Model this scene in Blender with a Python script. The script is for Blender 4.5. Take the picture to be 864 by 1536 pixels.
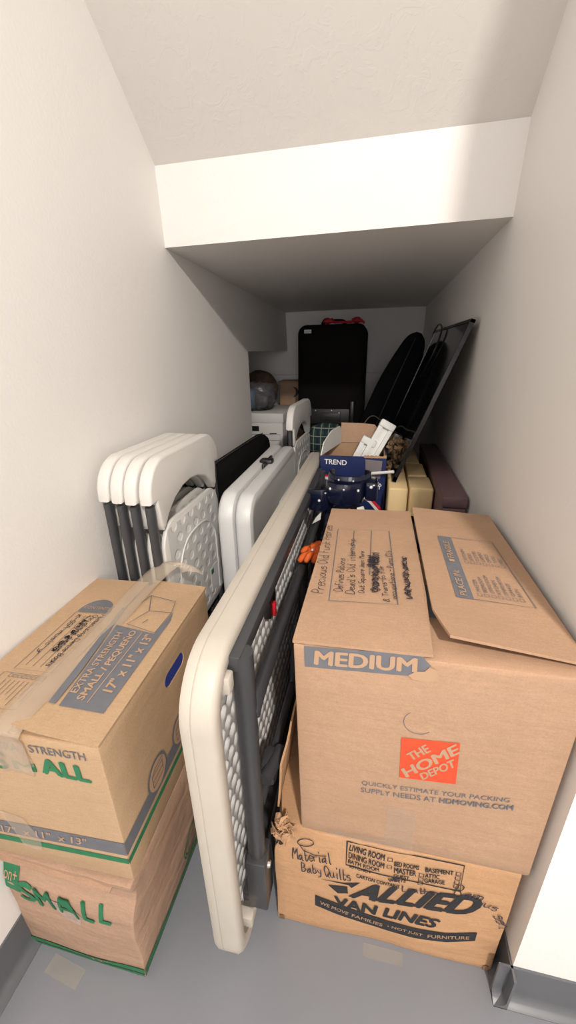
import bpy, bmesh, math, random
from mathutils import Vector, Matrix, Euler, noise
random.seed(7)
for o in list(bpy.data.objects): bpy.data.objects.remove(o)
S = bpy.context.scene; C = S.collection; PI = math.pi

# ---------------------------------------------------------------- camera, light, exposure
cam_d = bpy.data.cameras.new('camera'); cam = bpy.data.objects.new('camera', cam_d); C.objects.link(cam)
Rv = Vector((0.97844023, 0.20558091, -0.01977906)); Uv = Vector((-0.05830895, 0.3668423, 0.92845398)); Fv = Vector((-0.19812821, 0.90728343, -0.37092047))
mw = Matrix((Rv, Uv, -Fv)).transposed().to_4x4(); mw.translation = Vector((0, 0, 1.17)); cam.matrix_world = mw
cam_d.sensor_fit = 'VERTICAL'; cam_d.sensor_height = 36; cam_d.sensor_width = 36; cam_d.lens = 604.724/1536*36; cam_d.clip_start = .02
S.camera = cam
S.view_settings.view_transform = 'Standard'; S.view_settings.look = 'None'; S.view_settings.gamma = 1
S.view_settings.use_curve_mapping = False; S.view_settings.exposure = 0.0
w = bpy.data.worlds.new('world'); S.world = w; w.use_nodes = True
w.node_tree.nodes['Background'].inputs[0].default_value = (1, .97, .94, 1); w.node_tree.nodes['Background'].inputs[1].default_value = .05
ld = bpy.data.lights.new('ceiling_lamp', 'AREA'); ld.shape = 'DISK'; ld.size = .14; ld.energy = 71; ld.color = (1, .915, .83)
lo = bpy.data.objects.new('ceiling_lamp_light', ld); C.objects.link(lo); lo.location = (.60, -1.2, 2.44)
lo.rotation_euler = (Vector((0, .9, -1.6)).to_track_quat('-Z', 'Y')).to_euler()

fd = bpy.data.lights.new('room_fill', 'AREA'); fd.shape = 'RECTANGLE'; fd.size = 1.2; fd.size_y = 1.3; fd.energy = 20; fd.color = (.97, .97, 1)  # added soft fill from behind the camera, brightens the deep end; no window built
fo = bpy.data.objects.new('room_fill', fd); C.objects.link(fo); fo.location = (.35, -2.5, 1.55); fo.rotation_euler = (PI/2, 0, 0)

# ---------------------------------------------------------------- materials
def mat(name, col, rough=.6, metal=0, bump=0, bscale=60, var=0, vscale=6, spec=.5, coat=0, tex=None, detail=4):
    m = bpy.data.materials.new(name); m.use_nodes = True; nt = m.node_tree; b = nt.nodes['Principled BSDF']
    b.inputs['Base Color'].default_value = (*col, 1); b.inputs['Roughness'].default_value = rough; b.inputs['Metallic'].default_value = metal
    b.inputs['Specular IOR Level'].default_value = spec
    if coat: b.inputs['Coat Weight'].default_value = coat; b.inputs['Coat Roughness'].default_value = .08
    tc = nt.nodes.new('ShaderNodeTexCoord')
    if bump:
        n = nt.nodes.new('ShaderNodeTexNoise'); n.inputs['Scale'].default_value = bscale; n.inputs['Detail'].default_value = detail
        nt.links.new(tc.outputs['Object'], n.inputs['Vector'])
        bp = nt.nodes.new('ShaderNodeBump'); bp.inputs['Strength'].default_value = bump; bp.inputs['Distance'].default_value = .004
        nt.links.new(n.outputs['Fac'], bp.inputs['Height']); nt.links.new(bp.outputs[0], b.inputs['Normal'])
    if var:
        n2 = nt.nodes.new('ShaderNodeTexNoise'); n2.inputs['Scale'].default_value = vscale; n2.inputs['Detail'].default_value = 6
        nt.links.new(tc.outputs['Object'], n2.inputs['Vector'])
        mr = nt.nodes.new('ShaderNodeMapRange'); mr.inputs[1].default_value = .3; mr.inputs[2].default_value = .7
        mr.inputs[3].default_value = 1-var; mr.inputs[4].default_value = 1+var
        nt.links.new(n2.outputs['Fac'], mr.inputs[0])
        mx = nt.nodes.new('ShaderNodeVectorMath'); mx.operation = 'SCALE'; mx.inputs[0].default_value = col
        nt.links.new(mr.outputs[0], mx.inputs['Scale']); nt.links.new(mx.outputs[0], b.inputs['Base Color'])
    return m

def cardboard(name, col, wr=.25):
    """kraft board: fibre flecks, faint flute lines, soft dents"""
    m = bpy.data.materials.new(name); m.use_nodes = True; nt = m.node_tree; b = nt.nodes['Principled BSDF']
    b.inputs['Roughness'].default_value = .72; b.inputs['Specular IOR Level'].default_value = .3
    tc = nt.nodes.new('ShaderNodeTexCoord'); L = nt.links.new
    def N(scale, det, stretch=None):
        n = nt.nodes.new('ShaderNodeTexNoise'); n.inputs['Scale'].default_value = scale; n.inputs['Detail'].default_value = det
        if stretch:
            mp = nt.nodes.new('ShaderNodeMapping'); mp.inputs['Scale'].default_value = stretch
            L(tc.outputs['Object'], mp.inputs['Vector']); L(mp.outputs[0], n.inputs['Vector'])
        else: L(tc.outputs['Object'], n.inputs['Vector'])
        return n.outputs['Fac']
    def MR(x, a, c):
        r = nt.nodes.new('ShaderNodeMapRange'); r.inputs[1].default_value = .3; r.inputs[2].default_value = .7
        r.inputs[3].default_value = a; r.inputs[4].default_value = c; L(x, r.inputs[0]); return r.outputs[0]
    def M(a, c, op='MULTIPLY'):
        x = nt.nodes.new('ShaderNodeMath'); x.operation = op; L(a, x.inputs[0])
        if isinstance(c, (int, float)): x.inputs[1].default_value = c
        else: L(c, x.inputs[1])
        return x.outputs[0]
    big = MR(N(5, 5), .95, 1.05); fib = MR(N(60, 5, (1, 6, 6)), .95, 1.05); fle = MR(N(400, 2), .93, 1.07)
    v = nt.nodes.new('ShaderNodeVectorMath'); v.operation = 'SCALE'; v.inputs[0].default_value = col
    L(M(M(big, fib), fle), v.inputs['Scale']); L(v.outputs[0], b.inputs['Base Color'])
    h = M(M(N(9, 4), 1.0), M(N(3, 3, (1, 1, 8)), .6), 'ADD'); bp = nt.nodes.new('ShaderNodeBump'); bp.inputs['Strength'].default_value = wr; bp.inputs['Distance'].default_value = .02
    L(h, bp.inputs['Height']); L(bp.outputs[0], b.inputs['Normal'])
    return m

def glassy(name, tint, alpha=.55, rough=.15, dif=(.8, .78, .74)):
    m = bpy.data.materials.new(name); m.use_nodes = True; nt = m.node_tree; nt.nodes.remove(nt.nodes['Principled BSDF'])
    out = nt.nodes['Material Output']; t = nt.nodes.new('ShaderNodeBsdfTransparent'); t.inputs[0].default_value = (*tint, 1)
    p = nt.nodes.new('ShaderNodeBsdfPrincipled'); p.inputs['Base Color'].default_value = (*dif, 1); p.inputs['Roughness'].default_value = rough
    tc = nt.nodes.new('ShaderNodeTexCoord'); n = nt.nodes.new('ShaderNodeTexNoise'); n.inputs['Scale'].default_value = 22; n.inputs['Detail'].default_value = 5
    nt.links.new(tc.outputs['Object'], n.inputs['Vector']); bp = nt.nodes.new('ShaderNodeBump'); bp.inputs['Strength'].default_value = .5; bp.inputs['Distance'].default_value = .01
    nt.links.new(n.outputs['Fac'], bp.inputs['Height']); nt.links.new(bp.outputs[0], p.inputs['Normal'])
    mx = nt.nodes.new('ShaderNodeMixShader'); mx.inputs[0].default_value = alpha
    nt.links.new(t.outputs[0], mx.inputs[1]); nt.links.new(p.outputs[0], mx.inputs[2]); nt.links.new(mx.outputs[0], out.inputs[0])
    return m

M_wall = mat('painted_wall', (.84, .82, .795), .55, bump=.12, bscale=160, var=.01, vscale=2)
M_floor = mat('grey_floor_paint', (.215, .228, .255), .3, bump=.05, bscale=30, var=.05, vscale=3)
M_cove = mat('grey_vinyl_cove', (.115, .122, .135), .32, bump=.04, bscale=20)
M_card = cardboard('kraft_tan', (.425, .272, .175), .22)
M_card2 = cardboard('kraft_pinkish', (.43, .28, .195), .5)
M_card3 = cardboard('kraft_orange', (.52, .305, .165), .32)
M_card4 = cardboard('kraft_small', (.47, .32, .195), .2)
M_cardin = cardboard('kraft_inside', (.42, .27, .16), .3)
M_grey = mat('grey_print', (.14, .145, .165), .7, var=.08, vscale=40)
M_greyln = mat('grey_line_print', (.13, .13, .15), .7)
M_green = mat('green_print', (.02, .17, .075), .7, var=.1, vscale=40)
M_black = mat('black_print', (.022, .022, .026), .7, var=.15, vscale=60)
M_orange = mat('orange_print', (.72, .075, .025), .7, var=.06, vscale=50)
M_ink = mat('marker_ink', (.03, .028, .04), .6)
M_tan = mat('unprinted_board', (.44, .285, .18), .75)
M_tape = glassy('clear_tape', (.97, .96, .95), .12, .2, (.7, .66, .6))
M_tapeb = glassy('cloudy_tape', (.97, .95, .93), .26, .16, (.72, .62, .50))
M_coolw = mat('cool_white_plastic', (.60, .61, .61), .4, bump=.1, bscale=200)
M_white = mat('white_moulded_plastic', (.69, .675, .645), .42, bump=.1, bscale=200)
M_cream = mat('almond_moulded_plastic', (.53, .49, .425), .45, bump=.12, bscale=120, var=.03, vscale=10)
M_granw = mat('pale_granite_plastic', (.66, .66, .65), .45, bump=.15, bscale=300)
M_steel = mat('charcoal_powder_coat', (.045, .047, .052), .38, spec=.6)
M_dark = mat('black_plastic', (.012, .012, .013), .35)
M_cloth = mat('black_woven_fabric', (.004, .004, .0045), .95, bump=.6, bscale=400, spec=.2)
M_suit = mat('black_suitcase_cloth', (.0055, .0045, .0042), .9, bump=.4, bscale=500, spec=.2)
M_plate = mat('dark_grey_plastic_plate', (.018, .018, .02), .5)
M_screw = mat('steel_screw', (.7, .7, .7), .3, metal=1)
M_navy = mat('navy_gloss_plastic', (.006, .009, .028), .18, coat=.5)
M_navyc = mat('navy_cloth', (.012, .016, .04), .85, bump=.5, bscale=200)
M_foam = mat('yellow_foam', (.82, .62, .33), .9, bump=.35, bscale=350, var=.04)
M_purple = mat('plum_grey_leatherette', (.15, .09, .10), .5, bump=.2, bscale=250)
M_screen = mat('dark_screen', (.004, .004, .005), .08, coat=.3)
M_bezel = mat('black_gloss_bezel', (.012, .012, .012), .25)
M_blue = mat('navy_blue_box_print', (.013, .024, .105), .4, var=.1, vscale=20)
M_red = mat('red_print', (.6, .015, .03), .5)
M_wprint = mat('white_print', (.8, .8, .8), .5)
M_styro = mat('white_styrofoam', (.78, .79, .77), .8, bump=.3, bscale=250)
M_bank = mat('white_file_carton', (.70, .69, .67), .7, bump=.1, bscale=100)
M_bluecloth = mat('blue_cloth', (.012, .03, .24), .8)
M_orangecl = mat('orange_cloth', (.75, .13, .02), .7, bump=.5, bscale=90)
M_redrib = mat('red_ribbon', (.35, .01, .02), .5)
M_brown = mat('dry_brown_leaf', (.20, .12, .06), .8, var=.5, vscale=30)
M_wick = mat('brown_straw', (.11, .07, .04), .85, bump=.9, bscale=90, var=.3, vscale=40)
M_clear = glassy('crinkled_clear_plastic', (.8, .8, .8), .35, .1, (.25, .25, .26))
M_bluepl = mat('blue_wrap', (.10, .26, .45), .4, bump=.4, bscale=30)
M_lblue = mat('faded_blue_cloth', (.10, .15, .22), .85, bump=.8, bscale=30)
M_cord = mat('grey_cord', (.10, .10, .10), .5)
M_pink = mat('pink_cloth', (.65, .04, .16), .6)
M_pwhite = mat('white_paper_label', (.72, .72, .70), .6)
M_yellow = mat('yellow_stripe', (.75, .5, .03), .5)
M_torn = mat('torn_board_fibre', (.50, .30, .17), .95, bump=1, bscale=250, var=.12, vscale=80)
M_qr = mat('pale_smudge', (.42, .32, .27), .8, var=.2, vscale=60)
M_lamp = bpy.data.materials.new('lamp_glow'); M_lamp.use_nodes = True
M_lamp.node_tree.nodes['Principled BSDF'].inputs['Emission Color'].default_value = (1, .95, .88, 1); M_lamp.node_tree.nodes['Principled BSDF'].inputs['Emission Strength'].default_value = 2

def ceiling_mat():
    m = mat('knockdown_ceiling', (.75, .725, .69), .7); nt = m.node_tree; b = nt.nodes['Principled BSDF']; L = nt.links.new
    tc = nt.nodes.new('ShaderNodeTexCoord')
    n = nt.nodes.new('ShaderNodeTexNoise'); n.inputs['Scale'].default_value = 17; n.inputs['Detail'].default_value = 6; n.inputs['Roughness'].default_value = .6; n.inputs['Distortion'].default_value = 1.4
    L(tc.outputs['Object'], n.inputs['Vector'])
    r = nt.nodes.new('ShaderNodeValToRGB'); r.color_ramp.elements[0].position = .50; r.color_ramp.elements[1].position = .56; L(n.outputs['Fac'], r.inputs[0])
    f = nt.nodes.new('ShaderNodeTexNoise'); f.inputs['Scale'].default_value = 90; L(tc.outputs['Object'], f.inputs['Vector'])
    a = nt.nodes.new('ShaderNodeMath'); a.operation = 'MULTIPLY_ADD'; L(f.outputs['Fac'], a.inputs[0]); a.inputs[1].default_value = .3; L(r.outputs[0], a.inputs[2])
    bp = nt.nodes.new('ShaderNodeBump'); bp.inputs['Strength'].default_value = .12; bp.inputs['Distance'].default_value = .003
    L(a.outputs[0], bp.inputs['Height']); L(bp.outputs[0], b.inputs['Normal'])
    return m
M_ceil = ceiling_mat()
def plaid_mat():
    m = mat('green_plaid', (.02, .05, .035), .85); nt = m.node_tree; b = nt.nodes['Principled BSDF']; L = nt.links.new
    tc = nt.nodes.new('ShaderNodeTexCoord'); sp = nt.nodes.new('ShaderNodeSeparateXYZ'); L(tc.outputs['Object'], sp.inputs[0])
    prev = None
    def band(out, sc, ph, wdt):
        a = nt.nodes.new('ShaderNodeMath'); a.operation = 'MULTIPLY_ADD'; L(out, a.inputs[0]); a.inputs[1].default_value = sc; a.inputs[2].default_value = ph
        f = nt.nodes.new('ShaderNodeMath'); f.operation = 'FRACT'; L(a.outputs[0], f.inputs[0])
        l = nt.nodes.new('ShaderNodeMath'); l.operation = 'LESS_THAN'; L(f.outputs[0], l.inputs[0]); l.inputs[1].default_value = wdt; return l.outputs[0]
    col = None
    for out, sc, ph, wd, c in ((sp.outputs[0], 24, .2, .4, (.012, .02, .05, 1)), (sp.outputs[2], 24, .3, .4, (.012, .03, .04, 1)), (sp.outputs[0], 24, .6, .1, (.3, .34, .28, 1)), (sp.outputs[2], 24, .1, .1, (.3, .34, .28, 1))):
        mx = nt.nodes.new('ShaderNodeMix'); mx.data_type = 'RGBA'; L(band(out, sc, ph, wd), mx.inputs[0])
        if col: L(col, mx.inputs[6])
        else: mx.inputs[6].default_value = (.02, .07, .045, 1)
        mx.inputs[7].default_value = c; col = mx.outputs[2]
    L(col, b.inputs['Base Color']); return m
M_plaid = plaid_mat()

# ---------------------------------------------------------------- helpers
def thing(name, label, cat, loc=(0, 0, 0), rot=(0, 0, 0), group=None):
    o = bpy.data.objects.new(name, None); C.objects.link(o); o.empty_display_size = .05
    o.location = loc; o.rotation_euler = rot; tag(o, label, cat, group); return o
def tag(o, label, cat, group=None):
    o['label'] = label; o['category'] = cat
    if group: o['group'] = group
    return o
def obj(name, bm, m, parent=None, smooth=False, label=None):
    me = bpy.data.meshes.new(name); bmesh.ops.recalc_face_normals(bm, faces=bm.faces); bm.to_mesh(me); bm.free()
    me.materials.append(m)
    if smooth:
        for p in me.polygons: p.use_smooth = True
    o = bpy.data.objects.new(name, me); C.objects.link(o)
    if parent: o.parent = parent
    if label: o['label'] = label
    if smooth == 'auto':
        try: me.set_sharp_from_angle(angle=math.radians(38))
        except Exception: pass
    return o
def copy_tree(o, parent=None):
    c = o.copy(); C.objects.link(c)
    if parent: c.parent = parent
    for ch in list(o.children): copy_tree(ch, c)
    return c
def struct(name, bm, m, smooth=False):
    o = obj(name, bm, m, None, smooth); o['kind'] = 'structure'; return o
def box(bm, x0, x1, y0, y1, z0, z1, bev=0, seg=2, mx=None):
    r = bmesh.ops.create_cube(bm, size=1); vs = r['verts']
    for v in vs: v.co = Vector(((x0+x1)/2+v.co.x*(x1-x0), (y0+y1)/2+v.co.y*(y1-y0), (z0+z1)/2+v.co.z*(z1-z0)))
    if bev:
        es = list({e for v in vs for e in v.link_edges})
        r = bmesh.ops.bevel(bm, geom=es, offset=bev, segments=seg, affect='EDGES', profile=.5); vs = list({v for f in r['faces'] for v in f.verts} | {v for v in vs if v.is_valid})
    if mx: bmesh.ops.transform(bm, matrix=mx, verts=[v for v in vs if v.is_valid])
    return vs
def B(*a, **k):
    bm = bmesh.new(); box(bm, *a, **k); return bm
def poly3(bm, pts):
    return bm.faces.new([bm.verts.new(p) for p in pts])
def hexa(pts):
    """8 corner points, bottom loop then top loop"""
    bm = bmesh.new(); v = [bm.verts.new(p) for p in pts]
    for f in ((0, 1, 2, 3), (4, 5, 6, 7), (0, 1, 5, 4), (1, 2, 6, 5), (2, 3, 7, 6), (3, 0, 4, 7)): bm.faces.new([v[i] for i in f])
    return bm
def tube(bm, pts, r, n=10, closed=False, flat=1.0, cap=True):
    pts = [Vector(p) for p in pts]; rings = []; up = None; N = len(pts)
    for i, p in enumerate(pts):
        if closed: t = (pts[(i+1) % N]-pts[i-1])
        else: t = (pts[min(i+1, N-1)]-pts[max(i-1, 0)])
        t.normalize()
        if up is None:
            a = Vector((0, 0, 1)) if abs(t.z) < .9 else Vector((1, 0, 0)); up = t.cross(a).normalized()
        else: up = (up-t*up.dot(t)).normalized()
        s = t.cross(up); rr = r[i] if isinstance(r, (list, tuple)) else r
        rings.append([bm.verts.new(p+(up*math.cos(2*PI*k/n)+s*math.sin(2*PI*k/n)*flat)*rr) for k in range(n)])
    R = range(N if closed else N-1)
    for i in R:
        a, b = rings[i], rings[(i+1) % N]
        for k in range(n): bm.faces.new((a[k], a[(k+1) % n], b[(k+1) % n], b[k]))
    if not closed and cap: bm.faces.new(rings[0][::-1]); bm.faces.new(rings[-1])
def TB(pts, r, n=10, **k):
    bm = bmesh.new(); tube(bm, pts, r, n, **k); return bm
def cr(pts, n=6):
    pts = [Vector(p) for p in pts]; out = []
    for i in range(len(pts)-1):
        p0, p1, p2, p3 = pts[max(i-1, 0)], pts[i], pts[i+1], pts[min(i+2, len(pts)-1)]
        for j in range(n):
            t = j/n; out.append(.5*((2*p1)+(p2-p0)*t+(2*p0-5*p1+4*p2-p3)*t*t+(3*p1-p0-3*p2+p3)*t**3))
    out.append(pts[-1]); return out
def rrect(w, h, r, ins=0, n=8):
    """rounded rectangle loop 0..w, 0..h"""
    x0, x1, y0, y1 = ins, w-ins, ins, h-ins; r = max(r-ins, .002); out = []
    for cx, cy, a0 in ((x1-r, y0+r, -90), (x1-r, y1-r, 0), (x0+r, y1-r, 90), (x0+r, y0+r, 180)):
        for k in range(n+1):
            a = math.radians(a0+90*k/n); out.append((cx+r*math.cos(a), cy+r*math.sin(a)))
    return out
def rings(bm, loops, cap0=True, cap1=True):
    rs = [[bm.verts.new(p) for p in l] for l in loops]; n = len(rs[0])
    for a, b in zip(rs, rs[1:]):
        for k in range(n): bm.faces.new((a[k], a[(k+1) % n], b[(k+1) % n], b[k]))
    if cap0: bm.faces.new(rs[0][::-1])
    if cap1: bm.faces.new(rs[-1])
def slab(bm, poly, t, bev=.0, seg=2, f=lambda u, v, d: (u, v, d)):
    """outline (u,v) extruded over depth d 0..t, bevelled; f maps to 3D"""
    vs = [bm.verts.new((u, v, 0)) for u, v in poly]; fc = bm.faces.new(vs)
    r = bmesh.ops.extrude_face_region(bm, geom=[fc]); top = [e for e in r['geom'] if isinstance(e, bmesh.types.BMVert)]
    for v in top: v.co.z += t
    allv = vs+top
    if bev:
        es = [e for e in {e for v in allv for e in v.link_edges} if abs(e.verts[0].co.z-e.verts[1].co.z) < 1e-6]
        bmesh.ops.bevel(bm, geom=es, offset=bev, segments=seg, affect='EDGES', profile=.5, clamp_overlap=True)
    for v in bm.verts:
        v.co = Vector(f(*v.co))
def blob(bm, c, r, seg=20, amp=.1, fr=3, sd=0, mx=None):
    res = bmesh.ops.create_uvsphere(bm, u_segments=seg, v_segments=seg//2+4, radius=1)
    for v in res['verts']:
        d = v.co.copy(); k = 1+amp*noise.noise(d*fr+Vector((sd, sd*2, 0)))*2
        v.co = Vector((c[0]+d.x*r[0]*k, c[1]+d.y*r[1]*k, c[2]+d.z*r[2]*k))
    if mx: bmesh.ops.transform(bm, matrix=mx, verts=res['verts'])
    return res['verts']
def superbox(bm, c, r, e=.35, seg=32, amp=0, fr=3, sd=0, mx=None):
    """soft bag: superellipsoid"""
    res = bmesh.ops.create_uvsphere(bm, u_segments=seg, v_segments=seg//2+6, radius=1)
    sg = lambda x: (1 if x > 0 else -1)*abs(x)**e
    for v in res['verts']:
        d = v.co.copy(); ph = math.asin(max(-1, min(1, d.z))); th = math.atan2(d.y, d.x)
        p = Vector((sg(math.cos(ph))*sg(math.cos(th)), sg(math.cos(ph))*sg(math.sin(th)), sg(math.sin(ph))))
        k = 1+amp*noise.noise(p*fr+Vector((sd, sd, 0)))*2
        v.co = Vector((c[0]+p.x*r[0]*k, c[1]+p.y*r[1]*k, c[2]+p.z*r[2]*k))
    if mx: bmesh.ops.transform(bm, matrix=mx, verts=res['verts'])

# lettering ------------------------------------------------------
def text_bm(s, bold=0, shear=0):
    cu = bpy.data.curves.new('t', 'FONT'); cu.body = s; cu.shear = shear; cu.resolution_u = 3
    o = bpy.data.objects.new('t', cu); C.objects.link(o); bpy.context.view_layer.update()
    me = bpy.data.meshes.new_from_object(o); bpy.data.objects.remove(o); bpy.data.curves.remove(cu)
    bm = bmesh.new(); bm.from_mesh(me); bpy.data.meshes.remove(me); bmesh.ops.triangulate(bm, faces=bm.faces[:])
    if bold:
        base = bm.copy(); k = bold*.55
        tmp = bpy.data.meshes.new('x'); base.to_mesh(tmp); base.free()
        for i, (dx, dy) in enumerate(((k, 0), (-k, 0), (0, k*.6), (k*.5, -k*.6))):
            n0 = len(bm.verts); bm.from_mesh(tmp); bm.verts.ensure_lookup_table()
            for v in bm.verts[n0:]: v.co.x += dx; v.co.y += dy; v.co.z += .00006*(i+1)
        bpy.data.meshes.remove(tmp)
    xs = [v.co.x for v in bm.verts]; ys = [v.co.y for v in bm.verts]
    x0, x1, y0, y1 = min(xs), max(xs), min(ys), max(ys)
    for v in bm.verts: v.co.x = (v.co.x-x0)/(x1-x0); v.co.y = (v.co.y-y0)/(y1-y0)
    return bm
def cutgrid(bm, step=.03):
    for ax in range(3):
        cs = [v.co[ax] for v in bm.verts]; a, b = min(cs), max(cs); k = math.ceil(a/step)
        while k*step < b:
            no = Vector((0, 0, 0)); no[ax] = 1; co = Vector((0, 0, 0)); co[ax] = k*step
            bmesh.ops.bisect_plane(bm, geom=bm.verts[:]+bm.edges[:]+bm.faces[:], plane_co=co, plane_no=no, dist=1e-7); k += 1
def place(bm, frame, deform=None, lift=.0008):
    """frame=(origin,u,v): flat art (x,y) -> 3D on the face"""
    o, u, v = [Vector(k) for k in frame]; n = u.cross(v).normalized()
    for q in bm.verts: q.co = o+u*q.co.x+v*q.co.y+n*(lift+q.co.z)
    if deform:
        cutgrid(bm)
        for q in bm.verts: q.co = deform(q.co)
    return bm
def word(par, s, fr, q, m, name='lettering', bold=.015, shear=0, deform=None, lift=.0012, label=None):
    """q: rectangle as (x,y,w,h[,angle]) inside the face frame"""
    bm = text_bm(s, bold, shear)
    if len(q) == 4 and isinstance(q[0], tuple):      # four corners: bl, br, tr, tl
        bl, br, tr_, tl_ = [Vector((*k, 0)) for k in q]
        for v in bm.verts: z_ = v.co.z; v.co = bl.lerp(br, v.co.x).lerp(tl_.lerp(tr_, v.co.x), v.co.y); v.co.z = z_
        return obj(name, place(bm, fr, deform, lift), m, par, label=label)
    a = math.radians(q[4]) if len(q) > 4 else 0
    for v in bm.verts:
        x, y = v.co.x*q[2], v.co.y*q[3]; v.co.x = q[0]+x*math.cos(a)-y*math.sin(a); v.co.y = q[1]+x*math.sin(a)+y*math.cos(a)
    return obj(name, place(bm, fr, deform, lift), m, par, label=label)
def art(par, polys, fr, m, name, deform=None, lift=.0008, label=None):
    bm = bmesh.new()
    for p in polys: bm.faces.new([bm.verts.new((x, y, 0)) for x, y in p])
    return obj(name, place(bm, fr, deform, lift), m, par, label=label)
def R4(x, y, w, h): return [(x, y), (x+w, y), (x+w, y+h), (x, y+h)]
def ribbon(bm, pts, wd):
    pts = [Vector((p[0], p[1], 0)) for p in pts]; prev = None
    for i, p in enumerate(pts):
        t = (pts[min(i+1, len(pts)-1)]-pts[max(i-1, 0)])
        if t.length < 1e-9: continue
        t.normalize(); n = Vector((-t.y, t.x, 0))*wd/2; a, b = bm.verts.new(p+n), bm.verts.new(p-n)
        if prev: bm.faces.new((prev[0], prev[1], b, a))
        prev = (a, b)
def lines(par, strokes, fr, m, name, wd=.0015, deform=None, lift=.001, label=None):
    bm = bmesh.new()
    for s in strokes: ribbon(bm, s, wd)
    return obj(name, place(bm, fr, deform, lift), m, par, label=label)
G = {'a': '35 14 03 02 12 23 34;35 32 42', 'b': '08 02;04 15 25 34 33 22 12 03', 'c': '34 25 15 04 03 12 22 33', 'd': '34 25 15 04 03 12 22 33;38 32 42', 'e': '04 34 35 15 04 03 12 22 33', 'f': '38 28 17 12 11;05 35',
     'g': '35 15 04 03 12 33;35 31 20 10 01', 'h': '08 02;04 15 25 34 32', 'i': '15 12 22;17 18', 'j': '25 21 10 00;27 28', 'k': '08 02;35 04 32', 'l': '18 12 22', 'm': '05 02;04 15 25 22;24 35 45 42', 'n': '05 02;04 15 25 34 32 42',
     'o': '15 04 03 12 22 33 34 25 15', 'p': '05 00;04 15 25 34 33 22 02', 'q': '35 15 04 03 12 33;35 30 41', 'r': '05 02;04 15 35', 's': '35 15 04 24 33 22 02', 't': '18 12 22 33;05 35', 'u': '05 03 12 22 33 35;33 42', 'v': '05 12 35',
     'w': '05 12 24 32 45', 'x': '05 32;35 02', 'y': '05 13 33;35 31 10 00', 'z': '05 35 02 32', 'A': '02 18 28 42;05 35', 'B': '02 08 28 37 25 05;25 44 33 22 02', 'C': '37 28 18 06 04 12 22 33', 'D': '02 08 28 46 44 22 02', 'F': '02 08 38;05 25',
     'H': '02 08;42 48;05 45', 'J': '38 33 22 12 03', 'K': '02 08;48 05 42', 'L': '08 02 42', 'M': '02 08 25 48 42', 'O': '18 06 04 12 22 44 46 28 18', 'P': '02 08 28 37 36 25 05', 'Q': '18 06 04 12 22 44 46 28 18;23 41', 'R': '02 08 28 37 36 25 05;25 42',
     'S': '37 28 18 07 06 15 25 34 33 22 12 03', 'T': '08 48;28 22', '-': '05 35', "'": '18 16', '&': '42 17 28 37 04 03 12 33', '.': '12 13', '1': '07 18 12', '5': '38 08 05 25 34 22 02'}
def hand(strs, q, jit=.12, rnd=None):
    """handwriting strokes filling (x,y,w,h,angle)"""
    rnd = rnd or random.Random(len(strs)*7+3); out = []; x = 0
    for ch in strs:
        if ch == ' ': x += 3; continue
        g = G.get(ch)
        if not g: x += 3; continue
        mxx = 0
        for st in g.split(';'):
            p = [(x+int(c[0])+rnd.uniform(-jit, jit)*2+(int(c[1])-2)*.12, int(c[1])-2+rnd.uniform(-jit, jit)*2) for c in st.split()]
            mxx = max(mxx, max(int(c[0]) for c in st.split()))
            out.append([(v.x, v.y) for v in cr([(a, b, 0) for a, b in p], 3)])
        x += mxx+.9
    a = math.radians(q[4]) if len(q) > 4 else 0; X, Y, W, H = q[:4]; res = []
    for st in out:
        r = []
        for px, py in st:
            u, v = px/x*W, py/6*H; r.append((X+u*math.cos(a)-v*math.sin(a), Y+u*math.sin(a)+v*math.cos(a)))
        res.append(r)
    return res
def scribble(q, n=60, sd=1):
    r = random.Random(sd); X, Y, W, H = q; p = [(X+W*min(1, max(0, i/n+r.uniform(-.08, .08))), Y+H*(.5+.5*math.sin(i*2.3)*r.uniform(.6, 1)), 0) for i in range(n)]
    return [[(v.x, v.y) for v in cr(p, 3)]]

# ---------------------------------------------------------------- the room
XL, XR = -.658, .31
struct('floor', B(-1.62, 2.3, -2.7, 3.62, -.1, 0), M_floor)
bm = bmesh.new()                         # left wall with the low opening to the side recess at its far end
box(bm, -.78, XL, -2.7, 2.135, 0, 2.6); box(bm, -.78, XL, 2.135, 3.14, 1.172, 2.6)
struct('wall_left', bm, M_wall)
struct('wall_recess', B(-1.6, -1.5, 2.0, 3.5, 0, 1.4), M_wall)
struct('wall_recess_near', B(-1.5, -.78, 2.0, 2.135, 0, 1.4), M_wall)
struct('ceiling_recess', B(-1.5, -.78, 2.135, 3.3, 1.172, 1.3), M_wall)
struct('wall_right', B(XR, .45, .457, 3.55, 0, 2.6), M_wall)
struct('wall_front', B(.45, 2.3, .457, .58, 0, 2.6), M_wall)
struct('wall_far_right', B(2.2, 2.3, -2.7, .457, 0, 2.6), M_wall)
struct('wall_rear', B(-.658, 2.2, -2.7, -2.6, 0, 2.6), M_wall)
# back wall: low upright part, and above it a face leaning towards the room (underside of the stair)
yl, yr = 3.16, 3.44
bm = bmesh.new(); prof = [(0, 0), (0, 1.0), (-.012, 1.004), (-.1, 1.5), (.3, 1.5), (.3, 0)]
dy = (yr-yl)/(XR-XL)
def bw(x, p): return (x, yl+dy*(x-XL)+p[0], p[1])
rings(bm, [[bw(-1.6, p) for p in prof], [bw(.45, p) for p in prof]])
struct('wall_back', bm, M_wall)
# bulkhead: front face and low ceiling behind it
struct('ceiling_bulkhead', hexa([(XL, 1.337, 1.470), (XR, 1.308, 1.472), (XR, 3.55, 1.442), (XL, 3.3, 1.414), (XL, 1.328, 1.668), (XR, 1.286, 1.658), (XR, 3.55, 1.85), (XL, 3.3, 1.85)]), M_wall)
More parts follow.
